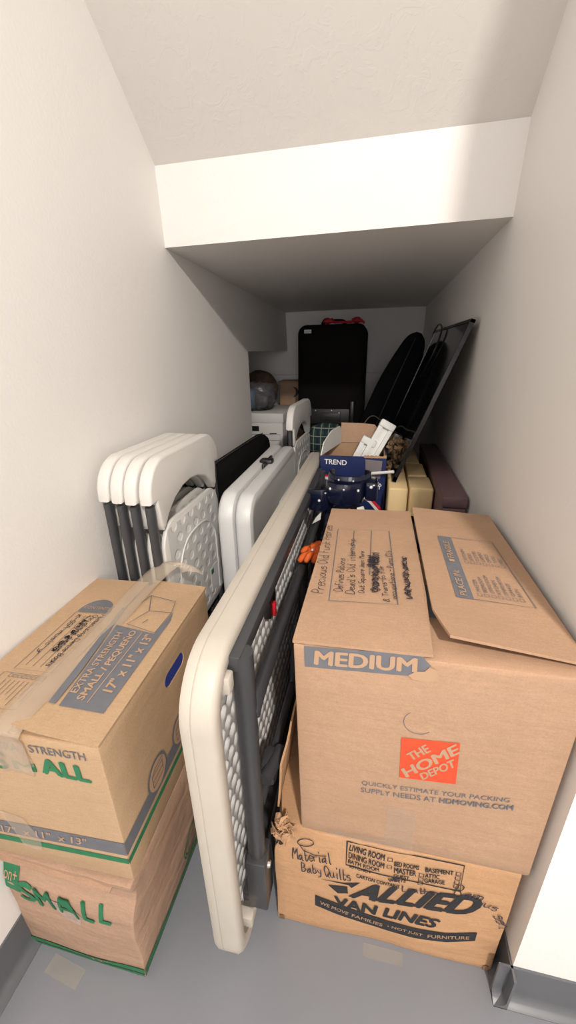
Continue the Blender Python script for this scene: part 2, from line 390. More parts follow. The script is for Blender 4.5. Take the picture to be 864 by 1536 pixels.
# raking ceiling under the stair rising towards the camera, then flat
sl, sr = .792, 1.09
struct('ceiling', hexa([(XL, 1.34, 1.66), (XR, 1.30, 1.648), (XR, .30, 2.50), (XL, .343, 2.50), (XL, 1.34, 1.80), (XR, 1.30, 1.80), (XR, .30, 2.6), (XL, .343, 2.6)]), M_ceil)
struct('ceiling_flat', B(XL, 2.2, -2.6, .34, 2.5, 2.6), M_ceil); struct('ceiling_outer', B(.45, 2.2, .34, .457, 2.5, 2.6), M_ceil)
def cove(name, p0, p1, nrm):
    """rubber cove base: p0->p1 along the wall foot, nrm out of the wall"""
    prof = [(0, .1), (.004, .1), (.004, .022), (.007, .012), (.014, .006), (.024, .002), (.024, 0), (0, 0)]
    bm = bmesh.new(); n = Vector(nrm); rings(bm, [[Vector(p)+n*a+Vector((0, 0, b)) for a, b in prof] for p in (p0, p1)])
    return struct(name, bm, M_cove, 'auto')
cove('baseboard_left', (XL, -2.6, 0), (XL, 2.13, 0), (1, 0, 0))
cove('baseboard_right', (XR, .433, 0), (XR, 3.4, 0), (-1, 0, 0))
cove('baseboard_front', (.286, .457, 0), (2.2, .457, 0), (0, -1, 0))
cl = thing('ceiling_light', 'round white ceiling light out in the room', 'ceiling light', (.60, -1.2, 2.5))
bm = bmesh.new(); rings(bm, [[(r*math.cos(a*PI/16), r*math.sin(a*PI/16), z) for a in range(32)] for r, z in ((.10, 0), (.10, -.02), (.085, -.03), (.075, -.022))]); obj('frame', bm, M_white, cl, 'auto')
bm = bmesh.new(); rings(bm, [[(r*math.cos(a*PI/16), r*math.sin(a*PI/16), z) for a in range(32)] for r, z in ((.07, -.022), (.06, -.032), (.03, -.036))]); obj('diffuser', bm, M_lamp, cl, 'auto')

# ---------------------------------------------------------------- cartons
def soft_box(w, d, h, deform, n=.025, bev=.004):
    bm = B(0, w, 0, d, 0, h, bev=bev, seg=2); cutgrid(bm, n)
    if deform:
        for v in bm.verts: v.co = deform(v.co)
    return bm
def flap(bm, pts, t=.004, rag=0):
    """thin corrugated flap from a top outline"""
    top = [Vector(p) for p in pts]; rings(bm, [[p-Vector((0, 0, t)) for p in top], top])

# --- lower small box, pink-brown and crushed
lb = thing('cardboard_box', 'crumpled pinkish small cardboard box with green SMALL lettering, lower of the left pair', 'box', (-.655, .337, 0), (0, 0, -.01), 'moving boxes')
LW, LD, LH = .268, .43, .322
def dl(v):
    x, y, z = v; t = z/LH; fx = x/LW; fy = y/LD
    b = math.sin(PI*min(max(t, 0), 1))
    nn = noise.noise(Vector((x*9, y*9, z*9)))
    s = max(0, (t-.72)/.28)
    X = x+.010*b*(1 if fx > .9 else 0)*math.sin(PI*fy)+.006*nn*b + (.022*t if fx > .5 else 0)*(1-fy*.6)
    Y = y-(.006*math.sin(PI*fx)*b if fy < .1 else 0)+.008*nn*b+(.012*math.sin(s*PI)*(1 if fy < .1 else 0))
    Z = z-(.012*s*(1+noise.noise(Vector((x*25, y*25, 3))))*(.5 if 0 < fy < 1 else 1))*(1 if t > .72 else 0)
    return Vector((X, Y, Z))
obj('box_body', soft_box(LW, LD, LH, dl, .02), M_card2, lb, 'auto')
F0 = ((0, 0, 0), (1, 0, 0), (0, 0, 1)); FS = ((LW, 0, 0), (0, 1, 0), (0, 0, 1))
for k, (s, x, z, h, a) in enumerate((('S', .034, .184, .058, 0), ('M', .070, .176, .060, 0), ('A', .114, .176, .060, 0), ('L', .160, .184, .056, 0), ('L', .196, .192, .050, 0))):
    word(lb, s, F0, (x, z, .036 if s != 'L' else .026, h, a), M_green, 'green_letter', .06, deform=dl, lift=.002)
art(lb, [R4(0.0, .205, .038, .08)], F0, M_green, 'green_print_square', dl, .0015)
word(lb, 'on+', F0, (.002, .235, .032, .022), M_tan, 'lettering', .01, deform=dl, lift=.003)
art(lb, [[(.0, .012), (LW, .022), (LW, .036), (.0, .024)]], F0, M_green, 'green_stripe', dl, .0015)
art(lb, [[(.0, .003), (LW, .010), (LW, .018), (.0, .008)]], F0, M_green, 'green_stripe', dl, .0015)
art(lb, [[(0, .022), (LD, .022), (LD, .05), (0, .036)]], FS, M_green, 'green_stripe', dl, .0015)
art(lb, [[(0, .010), (LD, .006), (LD, .012), (0, .018)]], FS, M_green, 'green_stripe', dl, .0015)
word(lb, '13"', F0, (.155, .0265, .035, .009), M_tan, deform=dl, lift=.003)
lines(lb, [[(.21+.045*math.cos(a*PI/12), .10+.045*math.sin(a*PI/12)) for a in range(25)], [(.21+.038*math.cos(a*PI/12), .10+.038*math.sin(a*PI/12)) for a in range(25)], [(.185, .085), (.235, .085), (.235, .12), (.185, .12), (.185, .085)]], FS, M_green, 'seal_print', .003, dl, .002)
art(lb, [[(.085, .205), (.11, .16), (.145, .15), (.155, .185), (.13, .215)]], F0, M_qr, 'tape_residue', dl, .001)
art(lb, [[(.235+.012*math.cos(a*PI/8)*1.0, .215+.028*math.sin(a*PI/8)) for a in range(16)]], FS, M_dark, 'hand_hole', dl, .0015, label='dark oval hand hole')
bm = bmesh.new()
for i, (x0, z0, dz) in enumerate(((.01, LH-.012, .008), (.12, LH-.016, .010))):
    flap(bm, [(x0, -.006, z0), (x0+.13, -.004, z0-.006), (x0+.13, .12, z0+dz), (x0, .12, z0+dz)], .004)
obj('crushed_flap', bm, M_card2, lb, label='creased buckled top edge')
tp = obj('tape_scrap', B(-.04, .04, -.03, .0, .0005, .0015, mx=Matrix.Rotation(-.12, 4, 'Z')), M_tape, None); tp.location = (-.553, .325, 0); tag(tp, 'clear tape scrap on grey floor before the crumpled left box', 'tape')

# --- upper small box
UZ = .326
ub = thing('cardboard_box', 'tan small cardboard box with grey and green print, stacked upper left by wall', 'box', (-.648, .335, UZ), (0, 0, .028), 'moving boxes')
UW, UD, UH = .288, .422, .326
body = obj('box_body', soft_box(UW, UD, UH-.006, None, .06), M_card4, ub, 'auto')
cut = bmesh.new(); slab(cut, [(.19+a[0], .235+a[1]) for a in rrect(.085, .032, .016)], .03, f=lambda u, v, d: (UW-.012+d, u, v))
co = obj('cut', cut, M_dark); co.parent = ub
md = body.modifiers.new('b', 'BOOLEAN'); md.operation = 'DIFFERENCE'; md.object = co; md.solver = 'EXACT'
bpy.context.view_layer.update(); dg = bpy.context.evaluated_depsgraph_get(); nm = bpy.data.meshes.new_from_object(body.evaluated_get(dg)); body.modifiers.clear(); body.data = nm
bpy.data.objects.remove(co)
bm = bmesh.new(); slab(bm, [(.192+a[0], .237+a[1]) for a in rrect(.081, .028, .014)], .004, f=lambda u, v, d: (UW-.0052+d, u, v)); obj('contents', bm, M_bluecloth, ub, label='bright blue cloth seen through the hand hole')
zt = UH
bm = bmesh.new(); flap(bm, [(.001, .001, zt-.001), (.140, -.001, zt), (.142, UD, zt), (.001, UD, zt-.001)], .004); obj('flap', bm, M_card4, ub)
bm = bmesh.new(); flap(bm, [(.146, .004, zt+.012), (.19, .001, zt+.008), (UW+.001, .0, zt), (UW+.001, UD+.001, zt), (.166, UD-.004, zt+.010), (.150, UD*.6, zt+.004)], .004); obj('flap', bm, M_card4, ub)
bm = bmesh.new(); flap(bm, [(.03, .003, zt-.004), (.28, .003, zt-.004), (.27, .10, zt-.004), (.03, .10, zt-.004)], .003); obj('inner_flap', bm, M_cardin, ub)
# tape over the seam, down the front, lifted tail behind
bm = bmesh.new(); P = cr([(.135, -.003, UH-.085), (.135, -.003, UH-.02), (.136, -.002, zt+.006), (.139, .06, zt+.014), (.145, .2, zt+.010), (.15, .33, zt+.016), (.158, UD-.02, zt+.024), (.185, UD+.03, zt+.040), (.225, UD+.035, zt+.036), (.25, UD+.02, zt+.026)], 5)
wd = .030; A = [(p+Vector((-wd*.9, 0, -.004)), p+Vector((-wd*.3, 0, .002)), p, p+Vector((wd*.35, 0, .0015)), p+Vector((wd*.95, 0, -.006 if i > 14 else -.003))) for i, p in enumerate(P)]
vv = [[bm.verts.new(q) for q in r] for r in A]
for a, b in zip(vv, vv[1:]):
    for k in range(4): bm.faces.new((a[k], a[k+1], b[k+1], b[k]))
tpo = obj('packing_tape', bm, M_tapeb, ub, True, label='cloudy wrinkled packing tape along the seam'); sm = tpo.modifiers.new('s', 'SOLIDIFY'); sm.thickness = .0006
# peeled board strip beneath the tape
bm = bmesh.new(); flap(bm, [(.142, .11, zt+.0135), (.152, .11, zt+.0135), (.158, UD, zt+.0155), (.148, UD, zt+.0155)], .002)
FT = ((0, 0, UH+.0002), (0, 1, 0), (-1, 0, 0))     # text runs away from the camera: u=+Y, v=-X
bm.free()
def tz(x): return .008*(1-(x-.15)/.14)
# prints on right flap, following its slight slope
def rfl(v): return Vector((v.x, v.y, v.z+max(0, .0115*(1-max(0, v.x-.146)/.045*.35)*(1 if v.x < .19 else 0)+(.0078*(1-(v.x-.19)/.1) if v.x >= .19 else 0))))
YB = lambda y: y
art(ub, [[(.048, -.190), (.245, -.168), (.238, -.252), (.310, -.258), (.285, -.265), (.05, -.265)]], FT, M_grey, 'printed_band', rfl, .0012)
word(ub, 'EXTRA STRENGTH', FT, (.075, -.202, .150, .0125, 3), M_tan, bold=.03, deform=rfl, lift=.0022)
word(ub, 'SMALL / PEQUEÑO', FT, (.064, -.223, .172, .018, 1), M_tan, bold=.055, deform=rfl, lift=.0022)
lines(ub, [[(.062, -.2295), (.236, -.2285)]], FT, M_tan, 'printed_rule', .0015, rfl, .0022)
word(ub, '17" x 11" x 13"', FT, (.088, -.256, .145, .0185, 0), M_tan, bold=.055, deform=rfl, lift=.0022)
lines(ub, [[(.355, -.186), (.347, -.247), (.308, -.256), (.302, -.208), (.355, -.186)], [(.302, -.208), (.252, -.186), (.240, -.252), (.308, -.256)], [(.355, -.186), (.325, -.176)], [(.262, -.214), (.275, -.220)]], FT, M_greyln, 'box_drawing_print', .0018, rfl, .0022)
art(ub, [[(.05, -.170), (.30, -.148), (.30, -.155), (.22, -.166), (.12, -.178), (.05, -.182)]], FT, M_grey, 'torn_print', rfl, .0009)
FC = ((0, 0, UH+.0002), (1, 0, 0), (0, 1, 0))
dome = [(.045+.0375+.0375*math.cos(a*PI/14), .288+.048*math.sin(a*PI/14)) for a in range(15)]
art(ub, [dome], FC, M_grey, 'printed_band'); word(ub, 'CONTENTS', FC, (.052, .298, .062, .010), M_tan, bold=.02, lift=.0016)
lines(ub, [[(.045, .285), (.12, .285), (.12, .115), (.045, .115), (.045, .285)]]+[[(x, .275), (x, .125)] for x in (.06, .075, .09, .105)], FC, M_greyln, 'printed_frame', .0011)
lines(ub, [[(.045, .105), (.12, .105), (.12, .035), (.03, .03), (.035, .105), (.045, .105)]]+[[(.05+i*.009, .096), (.056+i*.009, .096), (.056+i*.009, .102), (.05+i*.009, .102), (.05+i*.009, .096)] for i in range(8)]+[[(.052+i*.009, .09), (.052+i*.009, .06-.01*(i % 3))] for i in range(8)], FC, M_greyln, 'printed_frame', .0010)
FH = ((0, 0, UH+.0002), (0, -1, 0), (1, 0, 0))     # handwriting towards the camera, u=-Y v=+X
rr = random.Random(5)
for s, q in (('Humanizing Dance Books', (-.282, .108, .155, .011, -4)), ('Christmas dance', (-.280, .091, .115, .011, -2)), ('K-SSA music-yr', (-.276, .055, .125, .011, 0))):
    lines(ub, hand(s, q, rnd=rr), FH, M_ink, 'handwriting', .0013, lift=.0014)
lines(ub, scribble((-.275, .077, .115, .012), 70, 3), FH, M_ink, 'handwriting', .0016, lift=.0014)
# front prints
FF = ((0, 0, 0), (1, 0, 0), (0, 0, 1)); 
word(ub, 'EXTRA', FF, (.090, .286, .058, .016, 1), M_grey, bold=.01); word(ub, 'STRENGTH', FF, (.168, .290, .095, .016, 1), M_grey, bold=.01)
word(ub, 'S', FF, (.085, .240, .034, .038), M_green, bold=.03); word(ub, 'M', FF, (.128, .246, .04, .018), M_green, bold=.03)
word(ub, 'ALL', FF, ((.178, .246), (.262, .243), (.262, .277), (.176, .282)), M_green, bold=.10)
bands = [(.068, .100, M_grey), (.045, .058, M_green)]
for z0, z1, m_ in bands:
    art(ub, [[(0, z0-.004), (UW, z0+.004), (UW, z1+.004), (0, z1-.002)]], FF, m_, 'printed_band')
    art(ub, [R4(0, z0+.004, UD, z1-z0)], ((UW, 0, 0), (0, 1, 0), (0, 0, 1)), m_, 'printed_band')
word(ub, '17"  x 11"  x 13"', FF, ((.048, .068), (.215, .079), (.219, .098), (.05, .087)), M_tan, bold=.03, lift=.0016)
FSU = ((UW, 0, 0), (0, 1, 0), (0, 0, 1))
for cx in (.115, .215):
    art(ub, [[(cx+.036*math.cos(a*PI/14), .112+.036*math.sin(a*PI/14)) for a in range(28)]], FSU, M_grey, 'seal_print', None, .0016)
    art(ub, [[(cx+.031*math.cos(a*PI/14), .112+.031*math.sin(a*PI/14)) for a in range(28)]], FSU, M_tan, 'seal_print', None, .0022)
    lines(ub, [[(cx-.02, .098), (cx+.018, .098), (cx+.018, .124), (cx-.02, .124), (cx-.02, .098)], [(cx-.02, .111), (cx+.018, .111)], [(cx-.02, .124), (cx-.008, .132), (cx+.022, .132), (cx+.018, .124)]], FSU, M_greyln, 'seal_print', .002, lift=.003)
art(ub, [[(.085, .318), (.155, .318), (.168, .262), (.15, .245), (.12, .252), (.09, .245)]], FF, M_tapeb, 'tape_end', None, .002, label='peeling clear tape on the box front')
art(ub, [[(.06, .13), (.105, .12), (.125, .07), (.12, .035), (.085, .04), (.075, .08)]], FF, M_tapeb, 'tape_end', None, .002, label='clear tape remnant over the lower band')

# --- lower right box (van lines)
AW, AD, AH = .442, .445, .330
ab = thing('cardboard_box', 'orange-tan van line carton with black ALLIED lettering, on floor at right', 'box', (-.148, .479, 0), (0, 0, .008), 'moving boxes')
def da(v):
    x, y, z = v; t = z/AH; fx = x/AW; fy = y/AD; b = math.sin(PI*min(max(t, 0), 1))
    nn = noise.noise(Vector((x*7, y*7, z*7+4)))
    Y = y+(.004*nn-.006*math.sin(PI*fx)*b if fy < .1 else 0)
    # crushed upper left front corner
    d = math.sqrt(x*x+y*y+(AH-z)**2); k = max(0, 1-d/.09)
    return Vector((x+.014*k+(.003*nn if fx < .1 else 0), Y+.018*k, z-.010*k+(-.004+.003*nn if t > .98 else 0)))
obj('box_body', soft_box(AW, AD, AH, da, .022), M_card3, ab, 'auto')
bm = bmesh.new(); rt = random.Random(9)
for i in range(26):
    p = Vector((rt.uniform(.006, .042), rt.uniform(-.010, .004), AH-rt.uniform(-.012, .045))); m4 = Matrix.Translation(p) @ Euler((rt.uniform(.8, 2.2), rt.uniform(-.7, .7), rt.uniform(-1, 1))).to_matrix().to_4x4()
    L0 = []
    for k in range(7):
        a = 2*PI*k/7; q_ = rt.uniform(.008, .018); L0.append(Vector((q_*math.cos(a), q_*.8*math.sin(a), .004*math.sin(a*2+i))))
    rings(bm, [[m4 @ (v-Vector((0, 0, .0012))) for v in L0], [m4 @ v for v in L0]])
obj('torn_corner', bm, M_torn, ab, label='torn crumpled corner of pale board')
bm = bmesh.new(); poly3(bm, [(.004, -.0095, AH-.035), (.02, -.0095, AH-.03), (.022, -.0095, AH-.045), (.01, -.0095, AH-.055)]); obj('tear_hole', bm, M_dark, ab)
bm = bmesh.new(); slab(bm, [(.035, AH-.01), (.43, AH-.01), (.43, AH+.19), (.06, AH+.20), (.045, AH+.10)], .004, f=lambda u, v, d: (.001+d+(v-AH)*.13+.004*math.sin(v*40), u, v)); cutgrid(bm, .03)
for v in bm.verts: v.co.x += .004*noise.noise(v.co*14)
obj('flap', bm, M_card3, ab, label='creased side flap standing up against the box above')
FA = ((0, 0, 0), (1, 0, 0), (0, 0, 1)); D = dict(deform=da)
# room tick list
lines(ab, [[(.143, .326), (.143, .256), (.35, .246), (.349, .318), (.143, .326)]], FA, M_black, 'printed_frame', .003, da, .0016)
Q = {'LIVING ROOM': ((.147, .298), (.212, .293), (.213, .311), (.149, .316)), 'DINING ROOM': ((.147, .277), (.213, .272), (.213, .288), (.147, .294)), 'BATH ROOM': ((.146, .263), (.205, .260), (.204, .270), (.147, .274)), 'KITCHEN': ((.150, .251), (.189, .250), (.189, .258), (.150, .259)),
     'BED ROOMS': ((.230, .285), (.274, .286), (.274, .298), (.230, .298)), 'MASTER': ((.231, .266), (.271, .267), (.270, .283), (.231, .282)), 'GUEST': ((.231, .254), (.260, .254), (.260, .263), (.231, .263)), 'BOYS': ((.231, .243), (.254, .243), (.254, .251), (.231, .251)),
     'BASEMENT': ((.285, .284), (.334, .288), (.333, .299), (.285, .297)), 'ATTIC': ((.286, .269), (.311, .271), (.311, .282), (.286, .281)), 'GARAGE': ((.286, .254), (.322, .258), (.321, .269), (.286, .267)), 'CARTON CONTAINS': ((.163, .229), (.244, .222), (.245, .232), (.164, .240))}
for s_, q_ in Q.items(): word(ab, s_, FA, q_, M_black, bold=.05, deform=da, lift=.002)
sq = []
for x, z in ((.218, .295), (.218, .275), (.276, .268), (.276, .256), (.276, .245), (.338, .289), (.338, .277), (.338, .265), (.338, .254)): sq.append([(x, z), (x+.008, z), (x+.008, z+.009), (x, z+.009), (x, z)])
lines(ab, sq, FA, M_black, 'tick_box_print', .0014, da, .002)
word(ab, 'ALLIED', FA, ((.150, .156), (.389, .186), (.393, .243), (.160, .215)), M_black, bold=.10, shear=.35, deform=da, lift=.002)
art(ab, [[(.092, .190), (.150, .197), (.156, .190), (.172, .214), (.142, .200)], [(.110, .178), (.148, .190), (.150, .168), (.130, .158)]], FA, M_black, 'road_logo', da, .0016)
word(ab, 'VAN LINES', FA, ((.130, .108), (.322, .119), (.328, .152), (.122, .146)), M_black, bold=.08, shear=.2, deform=da, lift=.002)
bt_ = [(.084, .126), (.132, .118), (.183, .108), (.233, .101), (.282, .101), (.341, .109), (.396, .130)]; bb2 = [(.084, .088), (.133, .076), (.185, .067), (.236, .061), (.285, .063), (.346, .076), (.397, .098)]
art(ab, [[bb2[i], bb2[i+1], bt_[i+1], bt_[i]] for i in range(6)], FA, M_black, 'printed_band', da, .0016)
word(ab, 'WE MOVE', FA, ((.094, .100), (.152, .087), (.154, .099), (.095, .112)), M_tan, bold=.02, deform=da, lift=.0026)
word(ab, 'FAMILIES', FA, ((.160, .085), (.222, .075), (.223, .087), (.161, .097)), M_tan, bold=.02, deform=da, lift=.0026)
word(ab, '\u2022 NOT JUST', FA, ((.232, .076), (.300, .078), (.300, .090), (.232, .088)), M_tan, bold=.02, deform=da, lift=.0026)
word(ab, 'FURNITURE', FA, ((.310, .081), (.385, .103), (.384, .115), (.309, .093)), M_tan, bold=.02, deform=da, lift=.0026)
rr = random.Random(11)
for i_, (s_, q_) in enumerate((('Material', (.040, .236, .078, .030, 10)), ('Baby', (.058, .203, .040, .026, 8)), ('Quilts', (.104, .208, .052, .030, 8)), ('Leather', (.250, .218, .066, .016, 6)), ('Ram', (.340, .240, .050, .026, -8)), ('us', (.392, .222, .026, .022, -20)), ('sen', (.414, .200, .045, .024, -66)))):
    lines(ab, hand(s_, q_, rnd=rr), FA, M_ink, 'handwriting', .0021, da, .0032)
lines(ab, [[(.062+.018*math.cos(a*PI/8), .290+.010*math.sin(a*PI/8)+.006*math.cos(a*PI/8)) for a in range(17)]], FA, M_ink, 'handwriting', .0021, da, .0032)
lines(ab, [[(.05, .278), (.06, .268), (.085, .262), (.105, .268)]], FA, M_ink, 'handwriting', .0021, da, .0032)
lines(ab, scribble((.222, .240, .022, .012), 14, 2), FA, M_ink, 'handwriting', .0021, da, .0032)
for x, z in ((.005, .002), (AW-.018, .002)): art(ab, [[(x, z), (x+.012, z), (x+.01, z+.016), (x, z+.014)]], FA, M_brown, 'worn_corner', da, .0016)
tp2 = obj('tape_scrap', B(-.04, .04, -.022, .0, .0005, .0015), M_tape, None); tp2.location = (.08, .474, 0); tag(tp2, 'clear tape scrap on floor at foot of the van line carton', 'tape')

# --- medium box
MZ = .3335
MW, MD, MH = .402, .545, .442
mb = thing('cardboard_box', 'large tan cardboard box with grey MEDIUM band and orange square logo, top right', 'box', (-.101, .477, MZ), (0, 0, 0), 'moving boxes')
def dm(v):
    x, y, z = v; fx = x/MW; fz = min(max(z/MH, 0), 1); fy = y/MD
    Y = y-(.005*math.sin(PI*fx)*math.sin(PI*fz) if fy < .1 else 0)
    X = x+.0095*(1-fz)*(1-fx)*1.0
    return Vector((X, Y, z))
obj('box_body', soft_box(MW, MD, MH-.012, dm, .03), M_card, mb, 'auto')
H0 = MH-.004
bm = bmesh.new(); flap(bm, [(.0, -.002, H0), (.199, -.002, H0+.004), (.204, .15, H0+.006), (.204, MD, H0+.003), (.0, MD, H0-.001)], .005)
obj('flap', bm, M_card, mb)
def dfr(v):
    fx = min(1, max(0, (v.x-.205)/(MW-.205))); c = max(0, 1-v.y/.14)
    return Vector((v.x, v.y, v.z+.004+.012*(1-fx)+.013*(1-fx)*c*c))
bm = bmesh.new(); slab(bm, [(.222, .020), (MW-.002, .016), (MW-.008, MD-.002), (.208, MD-.002), (.207, .09)], .0045, f=lambda u, v, d: (u, v, H0+d-.0045)); cutgrid(bm, .025)
for v in bm.verts: v.co = dfr(v.co)
obj('flap', bm, M_card, mb, label='raised flap with lifted corner')
bm = bmesh.new(); flap(bm, [(.006, .004, H0-.008), (MW-.006, .004, H0-.008), (MW-.012, .21, H0-.010), (.012, .21, H0-.010)], .0035); flap(bm, [(.006, .33, H0-.008), (MW-.006, .33, H0-.008), (MW-.006, MD-.004, H0-.008), (.006, MD-.004, H0-.008)], .0035)
obj('inner_flap', bm, M_card, mb)
bm = bmesh.new(); poly3(bm, [(.02, .21, H0-.0105), (.38, .21, H0-.0105), (.38, .33, H0-.0105), (.02, .33, H0-.0105)]); obj('inner_shade_sheet', bm, M_dark, mb, label='black sheet for the shade between the flaps')  # flat black sheet stands in for the shade in the gap
FI = ((0, 0, H0-.0075), (0, 1, 0), (-1, 0, 0))
art(mb, [R4(.10, -.217, .10, .022)], FI, M_grey, 'printed_band'); art(mb, [R4(.38, -.217, .11, .022)], FI, M_grey, 'printed_band')
# top left print
def dfl(v): return Vector((v.x, v.y, v.z+.0008+.0045*min(1, v.x/.2)))
FM = ((0, 0, H0), (0, 1, 0), (-1, 0, 0))
lines(mb, [[(.105, -.042), (.405, -.030), (.408, -.148), (.11, -.156), (.105, -.042)], [(.27, -.072), (.40, -.068)], [(.20, -.108), (.405, -.108)]], FM, M_greyln, 'printed_frame', .0015, dfl)
rr = random.Random(21)
hs = hand('Precious Old Funk Petries', (.125, -.030, .30, .020, 3), rnd=rr)+hand('Defines Potions', (.135, -.062, .125, .014, 2), rnd=rr)+hand("Dead's Old internship", (.130, -.084, .225, .015, 3), rnd=rr)+hand('Out Square Jean More', (.135, -.100, .16, .010, 2), rnd=rr)
hs += hand('& Trans-to file', (.115, -.143, .12, .010, 5), rnd=rr)+hand("occupations - Piano CD's", (.125, -.155, .18, .010, 2), rnd=rr)
lines(mb, hs, FM, M_ink, 'handwriting', .0012, dfl, .0016)
lines(mb, scribble((.14, -.128, .15, .018), 90, 5)+scribble((.23, -.122, .05, .022), 50, 8)+scribble((.13, -.182, .15, .014), 80, 9), FM, M_ink, 'handwriting', .0016, dfl, .0018)
art(mb, [R4(.135, -.278, .24, .028)], FM, M_grey, 'printed_band', dfr, .001)
lines(mb, [[(.135, -.278), (.135, -.372), (.375, -.362), (.375, -.25)]], FM, M_greyln, 'printed_frame', .0015, dfr, .002)
word(mb, 'PLACE IN:', FM, (.142, -.269, .085, .012), M_tan, bold=.03, deform=dfr, lift=.0022); word(mb, 'FRAGILE', FM, (.275, -.269, .075, .012), M_tan, bold=.03, deform=dfr, lift=.0022)
art(mb, [R4(.26, -.268, .010, .010)], FM, M_tan, 'tick_box_print', dfr, .0022)
sq = []; tx = []
for i in range(7):
    v_ = -.294-i*.011
    for u_ in (.148, .262): sq.append([(u_, v_), (u_+.008, v_), (u_+.008, v_+.007), (u_, v_+.007), (u_, v_)])
lines(mb, sq, FM, M_greyln, 'tick_box_print', .0009, dfr, .002)
for i, (s, wd_) in enumerate((('MASTER', .04), ('BEDROOM', .05), ('LIVING ROOM', .06), ('KITCHEN', .045), ('DINING ROOM', .06), ('GARAGE', .04), ('BATH', .025))): word(mb, s, FM, (.162, -.294-i*.011, wd_, .0065), M_greyln, bold=.0, deform=dfr, lift=.002)
for i, (s, wd_) in enumerate((('KITCHEN', .045), ('BOOKS', .03), ('CLOTHES', .042), ('GARMENT', .042), ('OFFICE', .035), ('TOOLS', .03), ('MISC', .022))): word(mb, s, FM, (.276, -.294-i*.011, wd_, .0065), M_greyln, bold=.0, deform=dfr, lift=.002)
# front prints
FB = ((0, 0, 0), (1, 0, 0), (0, 0, 1)); D = dict(deform=dm)
art(mb, [[(.017, .390), (.188, .401), (.196, .405), (.190, .414), (.198, .422), (.190, .430), (.186, .4385), (.017, .4285)]], FB, M_grey, 'printed_band', dm, .0012)
word(mb, 'MEDIUM', FB, ((.031, .397), (.180, .408), (.179, .433), (.033, .424)), M_tan, bold=.075, deform=dm, lift=.002)
art(mb, [[(.168, .402), (.174, .396), (.192, .394), (.204, .398), (.208, .415), (.196, .421), (.190, .412), (.178, .410)]], FB, M_tan, 'torn_patch', dm, .0026, label='torn paper patch at the band end')
art(mb, [[(.170, .193), (.256, .200), (.252, .288), (.167, .281)]], FB, M_orange, 'logo', dm, .0014, label='orange square logo')
word(mb, 'THE', FB, ((.185, .236), (.213, .264), (.203, .277), (.176, .249)), M_tan, bold=.07, deform=dm, lift=.0022)
word(mb, 'HOME', FB, ((.181, .196), (.255, .270), (.246, .288), (.170, .214)), M_tan, bold=.07, deform=dm, lift=.0022)
word(mb, 'DEPOT', FB, ((.206, .198), (.252, .240), (.246, .256), (.199, .211)), M_tan, bold=.07, deform=dm, lift=.0022)
word(mb, 'QUICKLY ESTIMATE YOUR PACKING', FB, ((.11, .155), (.339, .176), (.339, .188), (.11, .167)), M_grey, bold=0, deform=dm, lift=.0014)
word(mb, 'SUPPLY NEEDS AT', FB, ((.109, .138), (.231, .149), (.230, .161), (.109, .150)), M_grey, bold=0, deform=dm, lift=.0014)
word(mb, 'HDMOVING.COM', FB, ((.236, .150), (.347, .161), (.347, .173), (.236, .162)), M_grey, bold=.055, deform=dm, lift=.0014)
art(mb, [[(.155, .0), (.205, .0), (.205, .115), (.155, .118)], [(0.05, .0), (.155, .0), (.155, .02), (.05, .016)]], FB, M_tape, 'packing_tape', dm, .0018, label='clear tape down the box front')
lines(mb, [[(.19+.022*math.cos(a*PI/12+2.2), .315+.022*math.sin(a*PI/12+2.2)) for a in range(14)]], FB, M_greyln, 'faint_mark', .0009, dm)

# ---------------------------------------------------------------- dimpled panel
def dimples(y0, y1, z0, z1, x, depth, py, pz, ry, rz, step, mask=None, sgn=-1):
    bm = bmesh.new(); ny = int((y1-y0)/step); nz = int((z1-z0)/step); g = []
    for i in range(ny+1):
        row = []
        for j in range(nz+1):
            y = y0+(y1-y0)*i/ny; z = z0+(z1-z0)*j/nz; k = round(z/pz); off = (k % 2)*.5
            cy = (round(y/py-off)+off)*py; cz = k*pz; d = ((y-cy)/ry)**2+((z-cz)/rz)**2
            inside = mask(cy, cz) if mask else True
            row.append(bm.verts.new((x+(sgn*depth*max(0, 1-d)**.7 if d < 1 and inside else 0), y, z)))
        g.append(row)
    for i in range(ny):
        for j in range(nz): bm.faces.new((g[i][j], g[i+1][j], g[i+1][j+1], g[i][j+1]))
    return bm

# ---------------------------------------------------------------- long folding table on its edge
tb = thing('folding_table', 'long almond folding table with charcoal legs, standing on its side down the middle', 'table', (-.252, .375, 0), (0, 0, .012), 'folding tables')
TL, TH, TT = 1.40, .765, .058
def lp(ins, d, n=12): return [(d, u, v) for u, v in rrect(TL, TH, .10, ins, n)]
bm = bmesh.new()
rings(bm, [lp(.012, 0), lp(.004, .003), lp(0, .010), lp(0, .0205), lp(.0018, .0215), lp(.0018, .0225), lp(0, .0235), lp(0, .049), lp(.004, .055), lp(.010, .058), lp(.026, .058), lp(.030, .055), lp(.034, .030)], True, False)
obj('tabletop', bm, M_cream, tb, 'auto')
bm = dimples(.032, TL-.032, .03, TH-.03, .032, .016, .031, .038, .0145, .0115, .0035)
obj('underside_panel', bm, M_granw, tb, True, label='grey-white dimpled underside')
